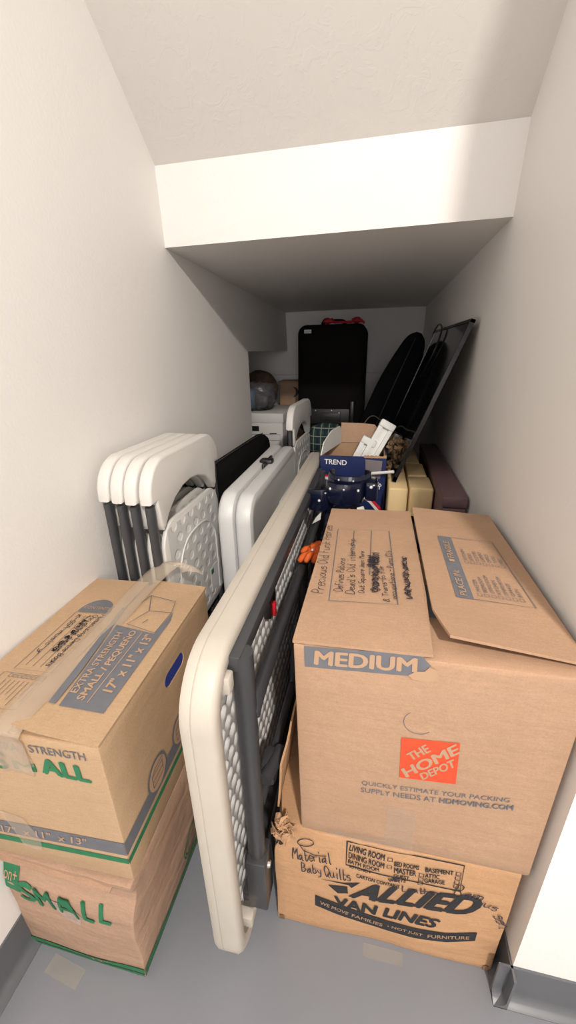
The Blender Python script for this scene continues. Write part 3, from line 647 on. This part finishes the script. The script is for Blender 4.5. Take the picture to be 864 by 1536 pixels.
# rim notch detail near the rail end
bm = bmesh.new()
for z in (TH-.055, .075): obj('rail_stop', B(.032, .066, .050, .072, z-.016, z+.016, bev=.004), M_cream, tb, 'auto')
for z0, z1 in ((TH-.048, TH-.020), (.10, .128)): obj('rail', B(.040, .076, .075, TL-.26, z0, z1, bev=.003), M_steel, tb, 'auto')
def legset(y, s):
    """cross member plus a U-shaped leg folded along the underside; s=+1 folds away from the near end"""
    lg = obj('leg', TB([(.074, y, .13), (.074, y, TH-.022)], .0175, 14), M_steel, tb, 'auto')
    a = cr([(.084, y, .17), (.084, y+s*.06, .16), (.086, y+s*.35, .16), (.086, y+s*.47, .17), (.086, y+s*.50, .22), (.086, y+s*.50, TH-.20), (.086, y+s*.47, TH-.15), (.086, y+s*.35, TH-.14), (.084, y+s*.06, TH-.14), (.084, y, TH-.15)], 5)
    obj('leg_frame', TB(a, .013, 12), M_steel, lg, 'auto')
    obj('brace', TB([(.080, y+s*.02, TH/2-.02), (.092, y+s*.30, TH/2+.01), (.094, y+s*.34, TH/2+.16)], .009, 10), M_steel, lg, 'auto')
    br = bmesh.new(); box(br, .056, .096, y-.026, y+.026, .10, .25, bev=.004)
    b = obj('hinge_bracket', br, M_steel, lg, 'auto')
    sc = bmesh.new()
    for z in (.222,):
        bmesh.ops.create_cone(sc, cap_ends=True, segments=12, radius1=.008, radius2=.006, depth=.006, matrix=Matrix.Translation((.098, y-.004, z)) @ Matrix.Rotation(PI/2, 4, 'Y'))
    obj('screw', sc, M_screw, b)
legset(.092, 1); legset(TL-.30, -1)
bm = B(.034, .05, .36, .42, .60, .68, bev=.004); obj('lock_lever', bm, M_dark, tb, 'auto')
bm = B(.05, .058, .375, .39, .60, .635, bev=.003); obj('lock_button', bm, M_red, tb, 'auto', label='red lock button')
# leg locking hub with bolts
bm = bmesh.new(); box(bm, .070, .100, .15, .20, TH/2-.03, TH/2+.03, bev=.01); tube(bm, [(.085, .13, TH/2+.02), (.105, .2, TH/2+.02)], .014)
obj('lock_hub', bm, M_steel, tb, 'auto')

# ---------------------------------------------------------------- fold-in-half table
ft = thing('folding_table', 'white table folded in half, upright between the folding chairs and the long table', 'table', (-.418, .975, 0), (0, 0, .02), 'folding tables')
FL, FHh = .74, .80
for k, d0 in enumerate((0, .051)):
    bm = bmesh.new(); q = lambda ins, d: [(d0+d, u, v) for u, v in rrect(FL, FHh-(.004 if k else 0), .075, ins, 10)]
    rings(bm, [q(.012, 0), q(.004, .004), q(0, .012), q(0, .034), q(.005, .044), q(.014, .048)]+([q(.03, .048), q(.036, .0455)] if k else []))
    obj('table_half', bm, M_coolw, ft, 'auto')
bm = bmesh.new()
for y in (.34, .43): box(bm, .046, .056, y, y+.045, FHh-.035, FHh+.006, bev=.004)
box(bm, .028, .074, .38, .42, FHh-.012, FHh+.010, bev=.005)
obj('latch', bm, M_dark, ft, 'auto')
bm = bmesh.new(); box(bm, .100, .104, .36, .62, .30, .66, bev=.0015); 
obj('seam_panel', bm, M_coolw, ft, 'auto')
bm = B(.088, .112, -.006, .02, .53, .60, bev=.004); obj('corner_clip', bm, M_dark, ft, 'auto')

# ---------------------------------------------------------------- folding chairs
def make_chair():
    t = thing('folding_chair', '', 'chair', (0, 0, 0), (0, 0, 0), 'white plastic folding chairs')
    W = .215; Z1 = .945
    # back: hoop over the two posts, arched lower edge
    o = []; rc = .085
    for a in range(0, 13): th = PI*a/24; o.append((W-rc+rc*math.cos(th), Z1-rc+rc*math.sin(th)))
    for a in range(0, 13): th = PI/2+PI*a/24; o.append((-W+rc+rc*math.cos(th), Z1-rc+rc*math.sin(th)))
    low = [(-W, .848), (-W+.030, .848), (-W+.034, .785), (-W+.046, .768), (-.14, .800), (-.10, .826), (-.05, .843), (0, .848), (.05, .843), (.10, .826), (.14, .800), (W-.046, .768), (W-.034, .785), (W-.030, .848), (W, .848)]
    bm = bmesh.new(); slab(bm, o+low, .032, bev=.007, seg=3, f=lambda u, v, d: (d-.016, u, v))
    obj('backrest', bm, M_white, t, 'auto')
    # panel face recess line
    for s in (-1, 1):
        obj('leg', TB([(0, s*(W-.016), 0), (0, s*(W-.016), .84)], .0135, 12, flat=.8), M_steel, t, 'auto')
        obj('leg', TB([(.002, s*(W-.052), 0), (.002, s*(W-.052), .60)], .0115, 10, flat=.8), M_steel, t, 'auto')
        b = bmesh.new(); bmesh.ops.create_cone(b, cap_ends=True, segments=12, radius1=.017, radius2=.015, depth=.03, matrix=Matrix.Translation((0, s*(W-.016), .015))); obj('foot_cap', b, M_dark, t, 'auto')
    obj('stretcher', TB([(0, -W+.016, .16), (0, W-.016, .16)], .009, 8), M_steel, t, 'auto')
    # seat folded flat against the frame
    so = [(u, v+.40) for u, v in [(x-.185, y) for x, y in rrect(.37, .380, .07, 0, 8)]]
    bm = bmesh.new(); slab(bm, so, .012, bev=.004, seg=2, f=lambda u, v, d: (d+.003, u, v)); obj('seat', bm, M_white, t, 'auto')
    def mask(y, z): return abs(y) < .15 and   .43 < z < .765
    bm = dimples(-.165, .165, .42, .765, .0165, .012, .052, .040, .013, .010, .0045, mask, -1)
    obj('seat_panel', bm, M_granw, t, True, label='dimpled grey-white seat underside')
    fr = cr([(.018, -.125, .43), (.018, -.13, .60), (.018, -.115, .655), (.018, -.07, .695), (.018, 0, .705), (.018, .07, .695), (.018, .115, .655), (.018, .13, .60), (.018, .125, .43)], 5)
    obj('seat_rib', TB(fr, .0028, 6), M_granw, t, 'auto')
    return t
ch = make_chair()
spots = [(-.503, .987, 0, .012, 'white folding chair nearest the camera in the upright row, dimpled seat fully visible'),
         (-.540, .985, 0, .010, 'white folding chair second from the front of the row, mostly hidden by the nearest chair'),
         (-.577, .99, 0, .006, 'white folding chair third in the row, one place away from the wall chair'),
         (-.614, .995, 0, .0, 'white folding chair leaning against the left wall, last of the row of four'),
         (-.356, 1.945, 0, -.04, 'lone white folding chair standing beyond the folded table, apart from the row')]
for i, (x, y, z, rz, lab) in enumerate(spots):
    c = ch if i == 0 else copy_tree(ch)
    c.location = (x, y, z); c.rotation_euler = (0, 0, rz); c['label'] = lab
bm = bmesh.new(); box(bm, .0175, .0185, .06, .12, .445, .53)
lbv = obj('warning_label', bm, M_pwhite, ch, label='white paper label')
bm = bmesh.new(); box(bm, .0186, .0190, .065, .085, .505, .522); obj('green_mark', bm, M_green, lbv)

# ---------------------------------------------------------------- dark folded mat by the wall
mt = thing('folded_mat', 'black folded padded mat standing along the left wall behind the chairs', 'mat', (-.65, 1.235, 0))
def matprof(w, h, y): return [(0, y, 0), (w, y, 0), (w, y, h-.05), (w-.008, y, h-.022), (w-.028, y, h-.004), (w-.055, y, h), (w-.075, y, h-.006), (.02, y, h-.045), (0, y, h-.06)]
bm = bmesh.new(); rings(bm, [matprof(.100, .772, 0), matprof(.106, .775, .02), matprof(.108, .770, .4), matprof(.106, .763, .84), matprof(.100, .757, .86)])
obj('mat_body', bm, M_cloth, mt, 'auto')
bm = bmesh.new(); rings(bm, [[(.03, y, z-.018), (.066, y, z+.001), (.064, y, z+.006), (.028, y, z-.012)] for y, z in ((.005, .775), (.4, .77), (.855, .760))]); obj('edge_binding', bm, M_dark, mt)

# ---------------------------------------------------------------- file cartons in the side recess
def file_box(z, lab, first):
    t = thing('file_box', lab, 'box', (-.875, 2.38, z), (0, 0, -.02), 'white file boxes')
    obj('box_body', B(.006, .334, .006, .394, 0, .245, bev=.004), M_bank, t, 'auto')
    l = obj('lid', B(0, .34, 0, .40, .215, .272, bev=.005), M_bank, t, 'auto')
    F = ((.006, .006, 0), (1, 0, 0), (0, 0, 1))
    h = obj('hand_hole', B(.10, .185, .001, .0065, .165, .195, bev=.0), M_dark, t)
    lines(t, [[(.05, .145), (.31, .145), (.31, .03), (.05, .03), (.05, .145)], [(.05, .11), (.31, .11)], [(.05, .07), (.31, .07)]], F, M_greyln, 'printed_frame', .0025)
    lines(t, [[(.245, .150), (.29, .152)]], F, M_blue, 'pen_note', .006)
    bm = bmesh.new(); box(bm, .3345, .3385, .12, .17, 0, .25); box(bm, .338, .343, .12, .17, .20, .273); obj('strap', bm, M_dark, t); return t
file_box(0, 'white file box at floor level in the side recess, bottom of the stack', 1); file_box(.277, 'middle white file box of the stack in the side recess', 0); file_box(.554, 'topmost white lidded file box carrying the clear plastic bag', 0)
# clear bag with blue wrap
pb = thing('plastic_bag', 'crinkled clear plastic bag with a blue packet, on top of the file boxes', 'bag', (-.72, 2.50, .83))
bm = bmesh.new(); superbox(bm, (0, 0, .083), (.105, .09, .08), .7, 32, .13, 5, 2); obj('bag_film', bm, M_clear, pb, True)
bm = bmesh.new(); superbox(bm, (-.045, -.01, .07), (.04, .055, .058), .5, 20, .08, 4, 5); obj('blue_packet', bm, M_bluepl, pb, True, label='light blue packet')
bm = bmesh.new(); superbox(bm, (.03, .0, .055), (.055, .06, .050), .7, 20, .08, 4, 9); obj('dark_contents', bm, M_cloth, pb, True)
# box with crescent print
tc_ = thing('cardboard_box', 'tall brown carton with a dark crescent print, behind the file boxes', 'box', (-.675, 2.90, 0), (0, 0, .03), 'moving boxes')
obj('box_body', soft_box(.165, .20, .965, None, .1), M_card, tc_, 'auto')
bm = bmesh.new(); box(bm, -.01, .172, -.01, .2, .966, .972, bev=.002); obj('flap', bm, M_cardin, tc_)
cres = [(.095+.040*math.cos(a), .90+.036*math.sin(a)) for a in [(-80+160*i/12)*PI/180 for i in range(13)]]+[(.088+.028*math.cos(a), .90+.034*math.sin(a)) for a in [(75-150*i/12)*PI/180 for i in range(13)]]
art(tc_, [cres], ((0, 0, 0), (1, 0, 0), (0, 0, 1)), M_black, 'crescent_print')
# brown hat
ht = thing('straw_basket', 'round brown straw basket lying behind the clear plastic bag', 'basket', (-.765, 2.70, .83))
bm = bmesh.new(); blob(bm, (0, 0, .11), (.125, .07, .115), 28, .04, 3, 1); obj('basket_bowl', bm, M_wick, ht, True)
bm = bmesh.new()
for i in range(7): 
    r_ = .122*math.cos((i-3)*.42); 
    if r_ > .03: tube(bm, [(r_*math.cos(a*PI/14), .071*math.cos((i-3)*.42)*math.sin(a*PI/14), .11+.105*math.sin((i-3)*.42)) for a in range(28)], .006, 6, closed=True)
obj('woven_rib', bm, M_wick, ht, True)

# ---------------------------------------------------------------- suitcase and what carries it
tr = thing('storage_chest', 'black storage chest on the floor at the far end beneath the suitcase', 'chest', (-.46, 2.64, 0))
obj('chest_body', B(0, .36, 0, .40, 0, .60, bev=.02), M_plate, tr, 'auto'); obj('lid', B(-.008, .368, -.008, .408, .604, .66, bev=.014), M_plate, tr, 'auto')
for x in (.06, .25): obj('latch', B(x, x+.05, -.016, -.006, .56, .63, bev=.003), M_dark, tr)
su = thing('suitcase', 'large black suitcase standing upright against the far back wall', 'suitcase', (-.500, 2.66, .668), (-.03, 0, -.02))
SW, SH, SD = .422, .648, .20
bm = bmesh.new(); q = lambda ins, d: [(u, d, v) for u, v in rrect(SW, SH, .055, ins, 10)]
rings(bm, [q(.03, 0), q(.012, .006), q(.002, .02), q(0, .05), q(0, SD-.04), q(.02, SD)])
obj('suitcase_shell', bm, M_suit, su, 'auto')
bm = bmesh.new(); tube(bm, [(u, .012, v) for u, v in rrect(SW, SH, .055, .006, 8)], .006, 8, closed=True); obj('piping', bm, M_cloth, su, True)
obj('base_plate', B(.085, .345, -.008, .004, .055, .150, bev=.004), M_plate, su, 'auto')
obj('base_panel', B(.15, .28, -.013, -.006, .075, .125, bev=.004), M_plate, su, 'auto')
for x, z in ((.118, .138), (.222, .138), (.27, .125), (.335, .055)):
    b = bmesh.new(); bmesh.ops.create_uvsphere(b, u_segments=10, v_segments=6, radius=.0065); 
    for v in b.verts: v.co = Vector((x+v.co.x, -.010+v.co.y*.5, z+v.co.z))
    obj('screw', b, M_screw, su, True)
for x in (.035, .335):
    b = bmesh.new(); box(b, x, x+.035, -.03, .012, .04, .205, bev=.012, seg=3); h = obj('wheel_housing', b, M_dark, su, 'auto')
    b = bmesh.new(); bmesh.ops.create_cone(b, cap_ends=True, segments=20, radius1=.028, radius2=.028, depth=.02, matrix=Matrix.Translation((x+.018, -.01, .033)) @ Matrix.Rotation(PI/2, 4, 'Y')); obj('wheel', b, M_dark, h, 'auto')
art(su, [R4(.042, .600, .044, .020)], ((0, 0, 0), (1, 0, 0), (0, 0, 1)), M_pwhite, 'luggage_label', None, .004, label='small white luggage label')
word(su, 'USSOS', ((0, 0, 0), (1, 0, 0), (0, 0, 1)), (.046, .605, .036, .010), M_greyln, bold=.02, lift=.0055)
obj('top_handle', TB(cr([(.15, .06, SH-.004), (.16, .06, SH+.018), (.27, .06, SH+.018), (.28, .06, SH-.004)], 5), .008, 8, flat=1.4), M_cloth, su, True)
rb = thing('red_ribbon', 'dark red ribbon loops lying on top of the black suitcase', 'ribbon', (-.31, 2.70, 1.318))
bm = bmesh.new()
for s, dx in ((0, .0), (1, .17)):
    blob(bm, (dx, 0, .016), (.036 if not s else .03, .02, .016), 16, .3, 3, 4+s)
obj('ribbon_loop', bm, M_redrib, rb, True)
bm = bmesh.new(); tube(bm, cr([(.03, -.005, .008), (.08, -.03, .006), (.14, .0, .008), (.19, -.02, .010), (.215, -.03, -.002)], 6), .004, 6, flat=2); obj('ribbon_tail', bm, M_redrib, rb, True)

# ---------------------------------------------------------------- long black padded bag leaning in the right back corner
lg = thing('padded_bag', 'long black padded bag leaning against the right wall near the back', 'bag', (-.16, 2.47, 0))
a0, a1 = Vector((-.09, 0, .03)), Vector((.368, .03, 1.248)); ax = (a1-a0); ln = ax.length; axn = ax.normalized(); sd = Vector((axn.z, 0, -axn.x)).normalized(); dp = axn.cross(sd)
bm = bmesh.new(); prof = [(0, .02), (.01, .06), (.10, .085), (.3, .100), (.5, .110), (.7, .108), (.82, .095), (.92, .072), (.975, .05), (1, .015)]
pc = cr([(t, r, 0) for t, r in prof], 4); lo_ = []
for p in pc:
    c = a0+ax*p.x; l = []
    for k in range(24):
        an = 2*PI*k/24; nz = 1+.05*noise.noise(Vector((p.x*5, math.cos(an)*1.5, math.sin(an)*1.5)))
        l.append(c+sd*math.copysign(abs(math.cos(an))**.8, math.cos(an))*p.y*nz+dp*math.sin(an)*p.y*.55*nz)
    lo_.append(l)
rings(bm, lo_); obj('bag_body', bm, M_cloth, lg, True)
bm = bmesh.new(); tube(bm, [a0+ax*p.x-dp*(p.y*.56+.001)-sd*p.y*.15 for p in pc[3:-4]], .003, 6); obj('zip', bm, M_dark, lg, True)
c1 = obj('cord', TB(cr([(-.11, 2.30, .655), (-.09, 2.33, .72), (-.045, 2.36, .80), (-.01, 2.365, .82), (.03, 2.36, .80), (.07, 2.355, .795), (.085, 2.35, .75)], 8), .0035, 6), M_cord, None, True); tag(c1, 'thin grey cord looped in front of the long black padded bag', 'cord')
# black heap under the cord
bh = thing('duffel_bag', 'black duffel bag lying behind the opened blue carton', 'bag', (.05, 2.22, 0))
bm = bmesh.new(); superbox(bm, (0, 0, .33), (.16, .13, .33), .5, 36, .05, 3, 3); obj('bag_body', bm, M_cloth, bh, True)
obj('bag_handle', TB(cr([(-.10, -.04, .63), (-.06, -.05, .69), (.04, -.05, .695), (.08, -.04, .63)], 6), .008, 8), M_dark, bh, True)
# green plaid cushion on blue bundle
bb_ = thing('cloth_bundle', 'faded blue cloth bundle under the green plaid cushion', 'bundle', (-.30, 2.29, 0))
bm = bmesh.new(); superbox(bm, (0, 0, .305), (.085, .105, .292), .55, 28, .06, 4, 8); obj('bundle_body', bm, M_lblue, bb_, True)
pl = thing('plaid_cushion', 'round dark green plaid cushion perched behind the opened blue carton', 'cushion', (-.265, 2.29, .605))
bm = bmesh.new(); superbox(bm, (0, 0, .092), (.118, .09, .09), .85, 32, .03, 3, 1); obj('cushion_body', bm, M_plaid, pl, True)

# ---------------------------------------------------------------- leaning television
tvt = thing('television', 'large black flat-screen television leaning sideways against the right wall', 'television', (.078, 1.505, .706))
lean = Vector((.205, 0, .548)); LH_ = lean.length; ln_ = lean.normalized(); nr = Vector((-ln_.z, 0, ln_.x))   # faces left and up
TVL = .92
def tvp(y, v, d): p = ln_*v-nr*d; return (p.x, y, p.z)
def tvbox(y0, y1, v0, v1, d0, d1): return hexa([tvp(y0, v0, d0), tvp(y1, v0, d0), tvp(y1, v1, d0), tvp(y0, v1, d0), tvp(y0, v0, d1), tvp(y1, v0, d1), tvp(y1, v1, d1), tvp(y0, v1, d1)])
obj('television_back', tvbox(.003, TVL-.003, .003, LH_-.003, .003, .012), M_dark, tvt)
obj('screen', tvbox(.012, TVL-.012, .018, LH_-.010, .0005, .003), M_screen, tvt)
bz = bmesh.new()
for a in ((0, TVL, 0, .018), (0, TVL, LH_-.010, LH_), (0, .012, 0, LH_), (TVL-.012, TVL, 0, LH_)):
    t_ = tvbox(a[0], a[1], a[2], a[3], -.002, .0125); me = bpy.data.meshes.new('x'); t_.to_mesh(me); t_.free(); bz.from_mesh(me); bpy.data.meshes.remove(me)
obj('bezel', bz, M_bezel, tvt)
cb = obj('power_cable', TB(cr([tvp(.60, .36, -.004), tvp(.50, .47, -.008), tvp(.56, .57, -.012), tvp(.80, .605, -.01), tvp(.95, .57, .0), tvp(.97, .50, .02)], 8), .004, 8), M_dark, tvt, True)

# ---------------------------------------------------------------- foam blocks and plum box
def foam(x0, x1, y0, y1, h, lab, rz=0):
    t = obj('foam_block', B(0, x1-x0, 0, y1-y0, 0, h, bev=.008, seg=3), M_foam, None, 'auto'); t.location = (x0, y0, 0); t.rotation_euler = (0, 0, rz); tag(t, lab, 'foam block', 'upright yellow foam blocks')
foam(.062, .132, 1.44, 1.98, .699, 'yellow foam block on the left, next to the blue carton, under the television')
foam(.138, .222, 1.45, 1.60, .700, 'short yellow foam block beside the plum box, nearest of its line')
foam(.140, .214, 1.612, 1.80, .702, 'yellow foam block second in line behind the short one')
foam(.142, .205, 1.812, 2.10, .699, 'yellow foam block furthest back in line by the plum box')
pu = thing('storage_ottoman', 'long plum-grey padded box along the right wall beside the yellow foam', 'ottoman', (.228, 1.285, 0))
obj('ottoman_body', B(0, .072, 0, .80, 0, .69, bev=.004), M_purple, pu, 'auto'); obj('lid', B(-.003, .075, -.003, .803, .692, .729, bev=.006), M_purple, pu, 'auto')

# ---------------------------------------------------------------- opened blue carton with packing pieces
bx = thing('cardboard_box', 'open navy blue printed carton with red swoosh, behind the navy plastic piece', 'box', (-.203, 1.55, 0), (0, 0, .01), 'moving boxes')
W_, D_, Hh = .255, .26, .785
bm = bmesh.new()
box(bm, 0, W_, 0, .005, 0, Hh); box(bm, 0, W_, D_-.005, D_, 0, Hh); box(bm, 0, .005, .005, D_-.005, 0, Hh); box(bm, W_-.005, W_, .005, D_-.005, 0, Hh); box(bm, 0, W_, 0, D_, 0, .005)
obj('box_body', bm, M_blue, bx)
bm = bmesh.new(); box(bm, .0055, W_-.0055, D_-.008, D_-.0055, .005, Hh-.001); box(bm, .0055, .008, .0055, D_-.008, .005, Hh-.001); box(bm, W_-.008, W_-.0055, .0055, D_-.008, .005, Hh-.001); box(bm, .008, W_-.008, .0055, .008, .005, Hh-.001)
obj('box_lining', bm, M_cardin, bx, label='bare tan inside of the carton')
bm = bmesh.new()
slab(bm, [(.06, Hh), (.235, Hh), (.23, Hh+.05), (.205, Hh+.078), (.15, Hh+.083), (.06, Hh+.085)], .004, f=lambda u, v, d: (u, D_-.003+d+(v-Hh)*.15, v)); obj('flap', bm, M_card, bx, label='bare tan back flap standing up')
bm = bmesh.new(); slab(bm, [(.0, Hh), (.25, Hh), (.25, Hh+.06), (.22, Hh+.078), (.12, Hh+.076), (.03, Hh+.045)], .004, f=lambda u, v, d: (.0+d+(u/.25)*.060, u, v)); obj('flap', bm, M_bank, bx, label='pale side flap standing up')
FX = ((0, 0, 0), (1, 0, 0), (0, 0, 1))
word(bx, 'TREND', FX, (.016, .752, .088, .020, -2), M_wprint, bold=.04)
word(bx, 'CHAIR', FX, (.165, .700, .085, .022, -33), M_wprint, bold=.02)
art(bx, [[(.0, .712), (.05, .704), (.13, .675), (.13, .668), (.05, .697), (.0, .702)], [(.14, .665), (.20, .625), (.25, .575), (.25, .555), (.20, .610), (.14, .652)]], FX, M_red, 'red_swoosh')
art(bx, [[(.0, .702), (.05, .697), (.13, .668), (.13, .655), (.05, .685), (.0, .690)], [(.14, .652), (.20, .610), (.25, .555), (.25, .535), (.20, .596), (.14, .640)]], FX, M_wprint, 'white_swoosh')
art(bx, [[(.175, .775), (.24, .77), (.235, .70), (.21, .69), (.18, .71)]], FX, M_tapeb, 'crinkled_tape', None, .002)
bm = bmesh.new()
for i in range(14): box(bm, .17+i*.006, .176+i*.006, -.003, .004, Hh-.004, Hh+.002+.006*random.random())
obj('torn_edge', bm, M_torn, bx, label='ragged torn rim of bare board')
# styrofoam rails poking out
def rail(x0, y0, z0, x1, y1, z1, wdt, lab):
    a, b = Vector((x0, y0, z0)), Vector((x1, y1, z1)); t = (b-a); L_ = t.length; t.normalize(); s = Vector((t.z, 0, -t.x)).normalized(); n = t.cross(s)
    th = thing('styrofoam_packing', lab, 'packing foam', a, (0, 0, 0), 'styrofoam packing pieces'); mx = Matrix((s, n, t)).transposed().to_4x4()
    bm = bmesh.new(); slab(bm, [(0, 0), (wdt, 0), (wdt, .028), (wdt*.72, .028), (wdt*.72, .013), (wdt*.28, .013), (wdt*.28, .028), (0, .028)], L_, bev=.002, f=lambda u, v, d: (u-wdt/2, -v, d))
    bmesh.ops.transform(bm, matrix=mx, verts=bm.verts[:]); obj('foam_channel', bm, M_styro, th, 'auto')
    bm = bmesh.new(); box(bm, -wdt/2-.002, wdt/2+.002, -.034, .0, L_-.03, L_, bev=.006, mx=mx); obj('end_block', bm, M_styro, th, 'auto')
rail(-.045, 1.68, .70, .055, 1.74, .885, .062, 'tall white styrofoam packing channel sticking up out of the blue carton')
rail(-.095, 1.70, .66, -.015, 1.72, .825, .060, 'shorter white styrofoam piece at left inside the blue carton')
db = obj('dark_packet', B(0, .045, 0, .05, 0, .20, bev=.008, mx=Matrix.Translation((-.0, 1.755, .66)) @ Matrix.Rotation(.42, 4, 'Y')), M_dark, None, 'auto'); tag(db, 'black flat packet behind the tall styrofoam piece in the blue carton', 'packet')
# dried flowers
dfw = thing('dried_flower_bunch', 'brown dried flower bunch between blue carton and television', 'dried flowers', (.095, 1.70, .69))
bm = bmesh.new(); rr = random.Random(4)
for i in range(90):
    p = Vector((rr.uniform(-.035, .02), rr.uniform(-.10, .08), rr.uniform(.02, .14))); s = rr.uniform(.005, .012)
    m4 = Matrix.Translation(p) @ Euler((rr.uniform(0, 6), rr.uniform(0, 6), rr.uniform(0, 6))).to_matrix().to_4x4()
    r = bmesh.ops.create_icosphere(bm, subdivisions=1, radius=1)
    for v in r['verts']: v.co = m4 @ Vector((v.co.x*s*1.5, v.co.y*s, v.co.z*s*.3))
obj('petal_cluster', bm, M_brown, dfw)['kind'] = 'stuff'
bm = bmesh.new()
for i in range(16):
    b_ = Vector((rr.uniform(-.03, .02), rr.uniform(-.09, .07), rr.uniform(.07, .15))); tube(bm, [Vector((b_.x*.7, b_.y*.6, .012)), (b_+Vector((b_.x*.5, b_.y*.3, .012)))*.5+Vector((.004, 0, .01)), b_], .0015, 5)
obj('stem_cluster', bm, M_wick, dfw)['kind'] = 'stuff'
rod = obj('white_rod', TB([(.000, 1.535, .724), (.079, 1.50, .744)], .006, 10), M_wprint, None, 'auto'); tag(rod, 'short white plastic rod across the blue carton front below the television corner', 'rod')

# ---------------------------------------------------------------- navy plastic cups and the bag under them
nb = thing('navy_bag', 'soft dark navy fabric bag standing behind the large tan box', 'bag', (-.078, 1.25, 0))
bm = bmesh.new(); superbox(bm, (0, 0, .342), (.082, .13, .342), .5, 32, .05, 4, 6); obj('bag_body', bm, M_navyc, nb, True)
np_ = thing('plastic_brace', 'glossy navy plastic brace of curved riveted bands on the navy bag', 'brace', (-.080, 1.24, .693))
def band(name, c, r, a0, a1, z0, z1, th=.006, tip=0):
    bm = bmesh.new(); n = 24; L0 = []
    for i in range(n+1):
        a = math.radians(a0+(a1-a0)*i/n); cs, sn = math.cos(a), math.sin(a); bulge = .0
        pts = []
        zs = [z0+(z1-z0)*j/6 for j in range(7)]
        edge = 1-abs(2*i/n-1)**8*.12
        for j, z in enumerate(zs): rr_ = r+.004*math.sin(PI*j/6); zz = (z0+z1)/2+(z-(z0+z1)/2)*edge; pts.append((c[0]+cs*rr_, c[1]+sn*rr_, zz+tip*cs*rr_))
        for j, z in reversed(list(enumerate(zs))): rr_ = r-th; zz = (z0+z1)/2+(z-(z0+z1)/2)*edge; pts.append((c[0]+cs*rr_, c[1]+sn*rr_, zz+tip*cs*rr_))
        L0.append(pts)
    rings(bm, L0); return obj(name, bm, M_navy, np_, 'auto')
def rivet(p, par, r=.0045):
    b = bmesh.new(); bmesh.ops.create_uvsphere(b, u_segments=10, v_segments=8, radius=r)
    for v in b.verts: v.co += Vector(p)
    obj('rivet', b, M_pwhite, par, True, label='white rivet')
b1 = band('curved_band', (.0, -.02, 0), .060, 185, 355, .035, .100); rivet((-.042, -.066, .082), b1); rivet((.0, -.085, .087), b1, .003); rivet((.042, -.066, .080), b1)
b2 = band('curved_band', (.01, .03, 0), .066, 150, 400, .070, .112); rivet((-.02, -.033, .101), b2, .003); rivet((.025, -.036, .10), b2, .003)
b3 = band('curved_band', (-.075, .0, 0), .048, 200, 330, .0, .070, tip=.1); rivet((-.078, -.052, .036), b3); rivet((-.06, -.046, .06), b3, .003)
b4 = obj('side_block', B(.062, .100, -.05, .03, .04, .10, bev=.010, seg=3), M_navy, np_, 'auto'); rivet((.080, -.052, .088), b4, .005)
obj('strap', TB([(-.03, -.05, .022), (-.035, -.06, -.02)], .012, 8, flat=.4), M_dark, np_); obj('strap', TB([(.05, -.05, .022), (.07, -.07, -.03)], .014, 8, flat=.4), M_pwhite, np_, label='white strap')
obj('strap', TB([(.018, -.07, .022), (.022, -.085, -.03)], .009, 8, flat=.4), M_pink, np_, label='pink strap')
# dark bag between table and boxes, orange glove and tag on it
kb = thing('backpack', 'black fabric bag squeezed between the long table and the large tan box', 'bag', (-.126, 1.012, 0))
bm = bmesh.new(); superbox(bm, (0, 0, .305), (.022, .088, .305), .5, 36, .06, 4, 12); obj('bag_body', bm, M_cloth, kb, True)
obj('strap', TB(cr([(-.004, -.07, .57), (-.008, -.05, .62), (-.004, .0, .63), (.0, .06, .58)], 6), .008, 8, flat=1.6), M_dark, kb, True)
og = thing('orange_glove', 'crumpled orange cloth glove with white spots lying beside the tan box', 'glove', (-.136, 1.0, .628))
bm = bmesh.new(); superbox(bm, (0, 0, .02), (.028, .035, .018), .8, 24, .25, 5, 2)
for i, (x, l, z) in enumerate(((-.018, .038, .018), (-.006, .048, .024), (.007, .045, .022), (.018, .036, .016))):
    tube(bm, cr([(x, -.02, .02), (x*1.4-.006, -.02-l*.6, z+.008), (x*1.6-.014, -.02-l, z-.004)], 5), [.009]*8+[.008, .007, .004], 8)
tube(bm, cr([(-.02, .01, .02), (-.034, 0, .024), (-.042, -.014, .016)], 5), [.009]*8+[.008, .007, .004], 8)
obj('glove_body', bm, M_orangecl, og, True)
for p in ((-.01, -.03, .039), (.01, -.01, .041), (-.018, -.055, .036), (.012, .012, .04)):
    b = bmesh.new(); bmesh.ops.create_uvsphere(b, u_segments=8, v_segments=6, radius=.004)
    for v in b.verts: v.co = Vector((v.co.x, v.co.y*1.6, v.co.z*.5))+Vector(p)
    obj('white_spot', b, M_pwhite, og, True)
tg = obj('paper_tag', hexa([(-.178, 1.17, .655), (-.150, 1.165, .675), (-.148, 1.165, .70), (-.165, 1.17, .68), (-.178, 1.172, .655), (-.150, 1.167, .675), (-.148, 1.167, .70), (-.165, 1.172, .68)]), M_pwhite, None); tag(tg, 'small white paper tag hanging at the left of the navy bag', 'tag')
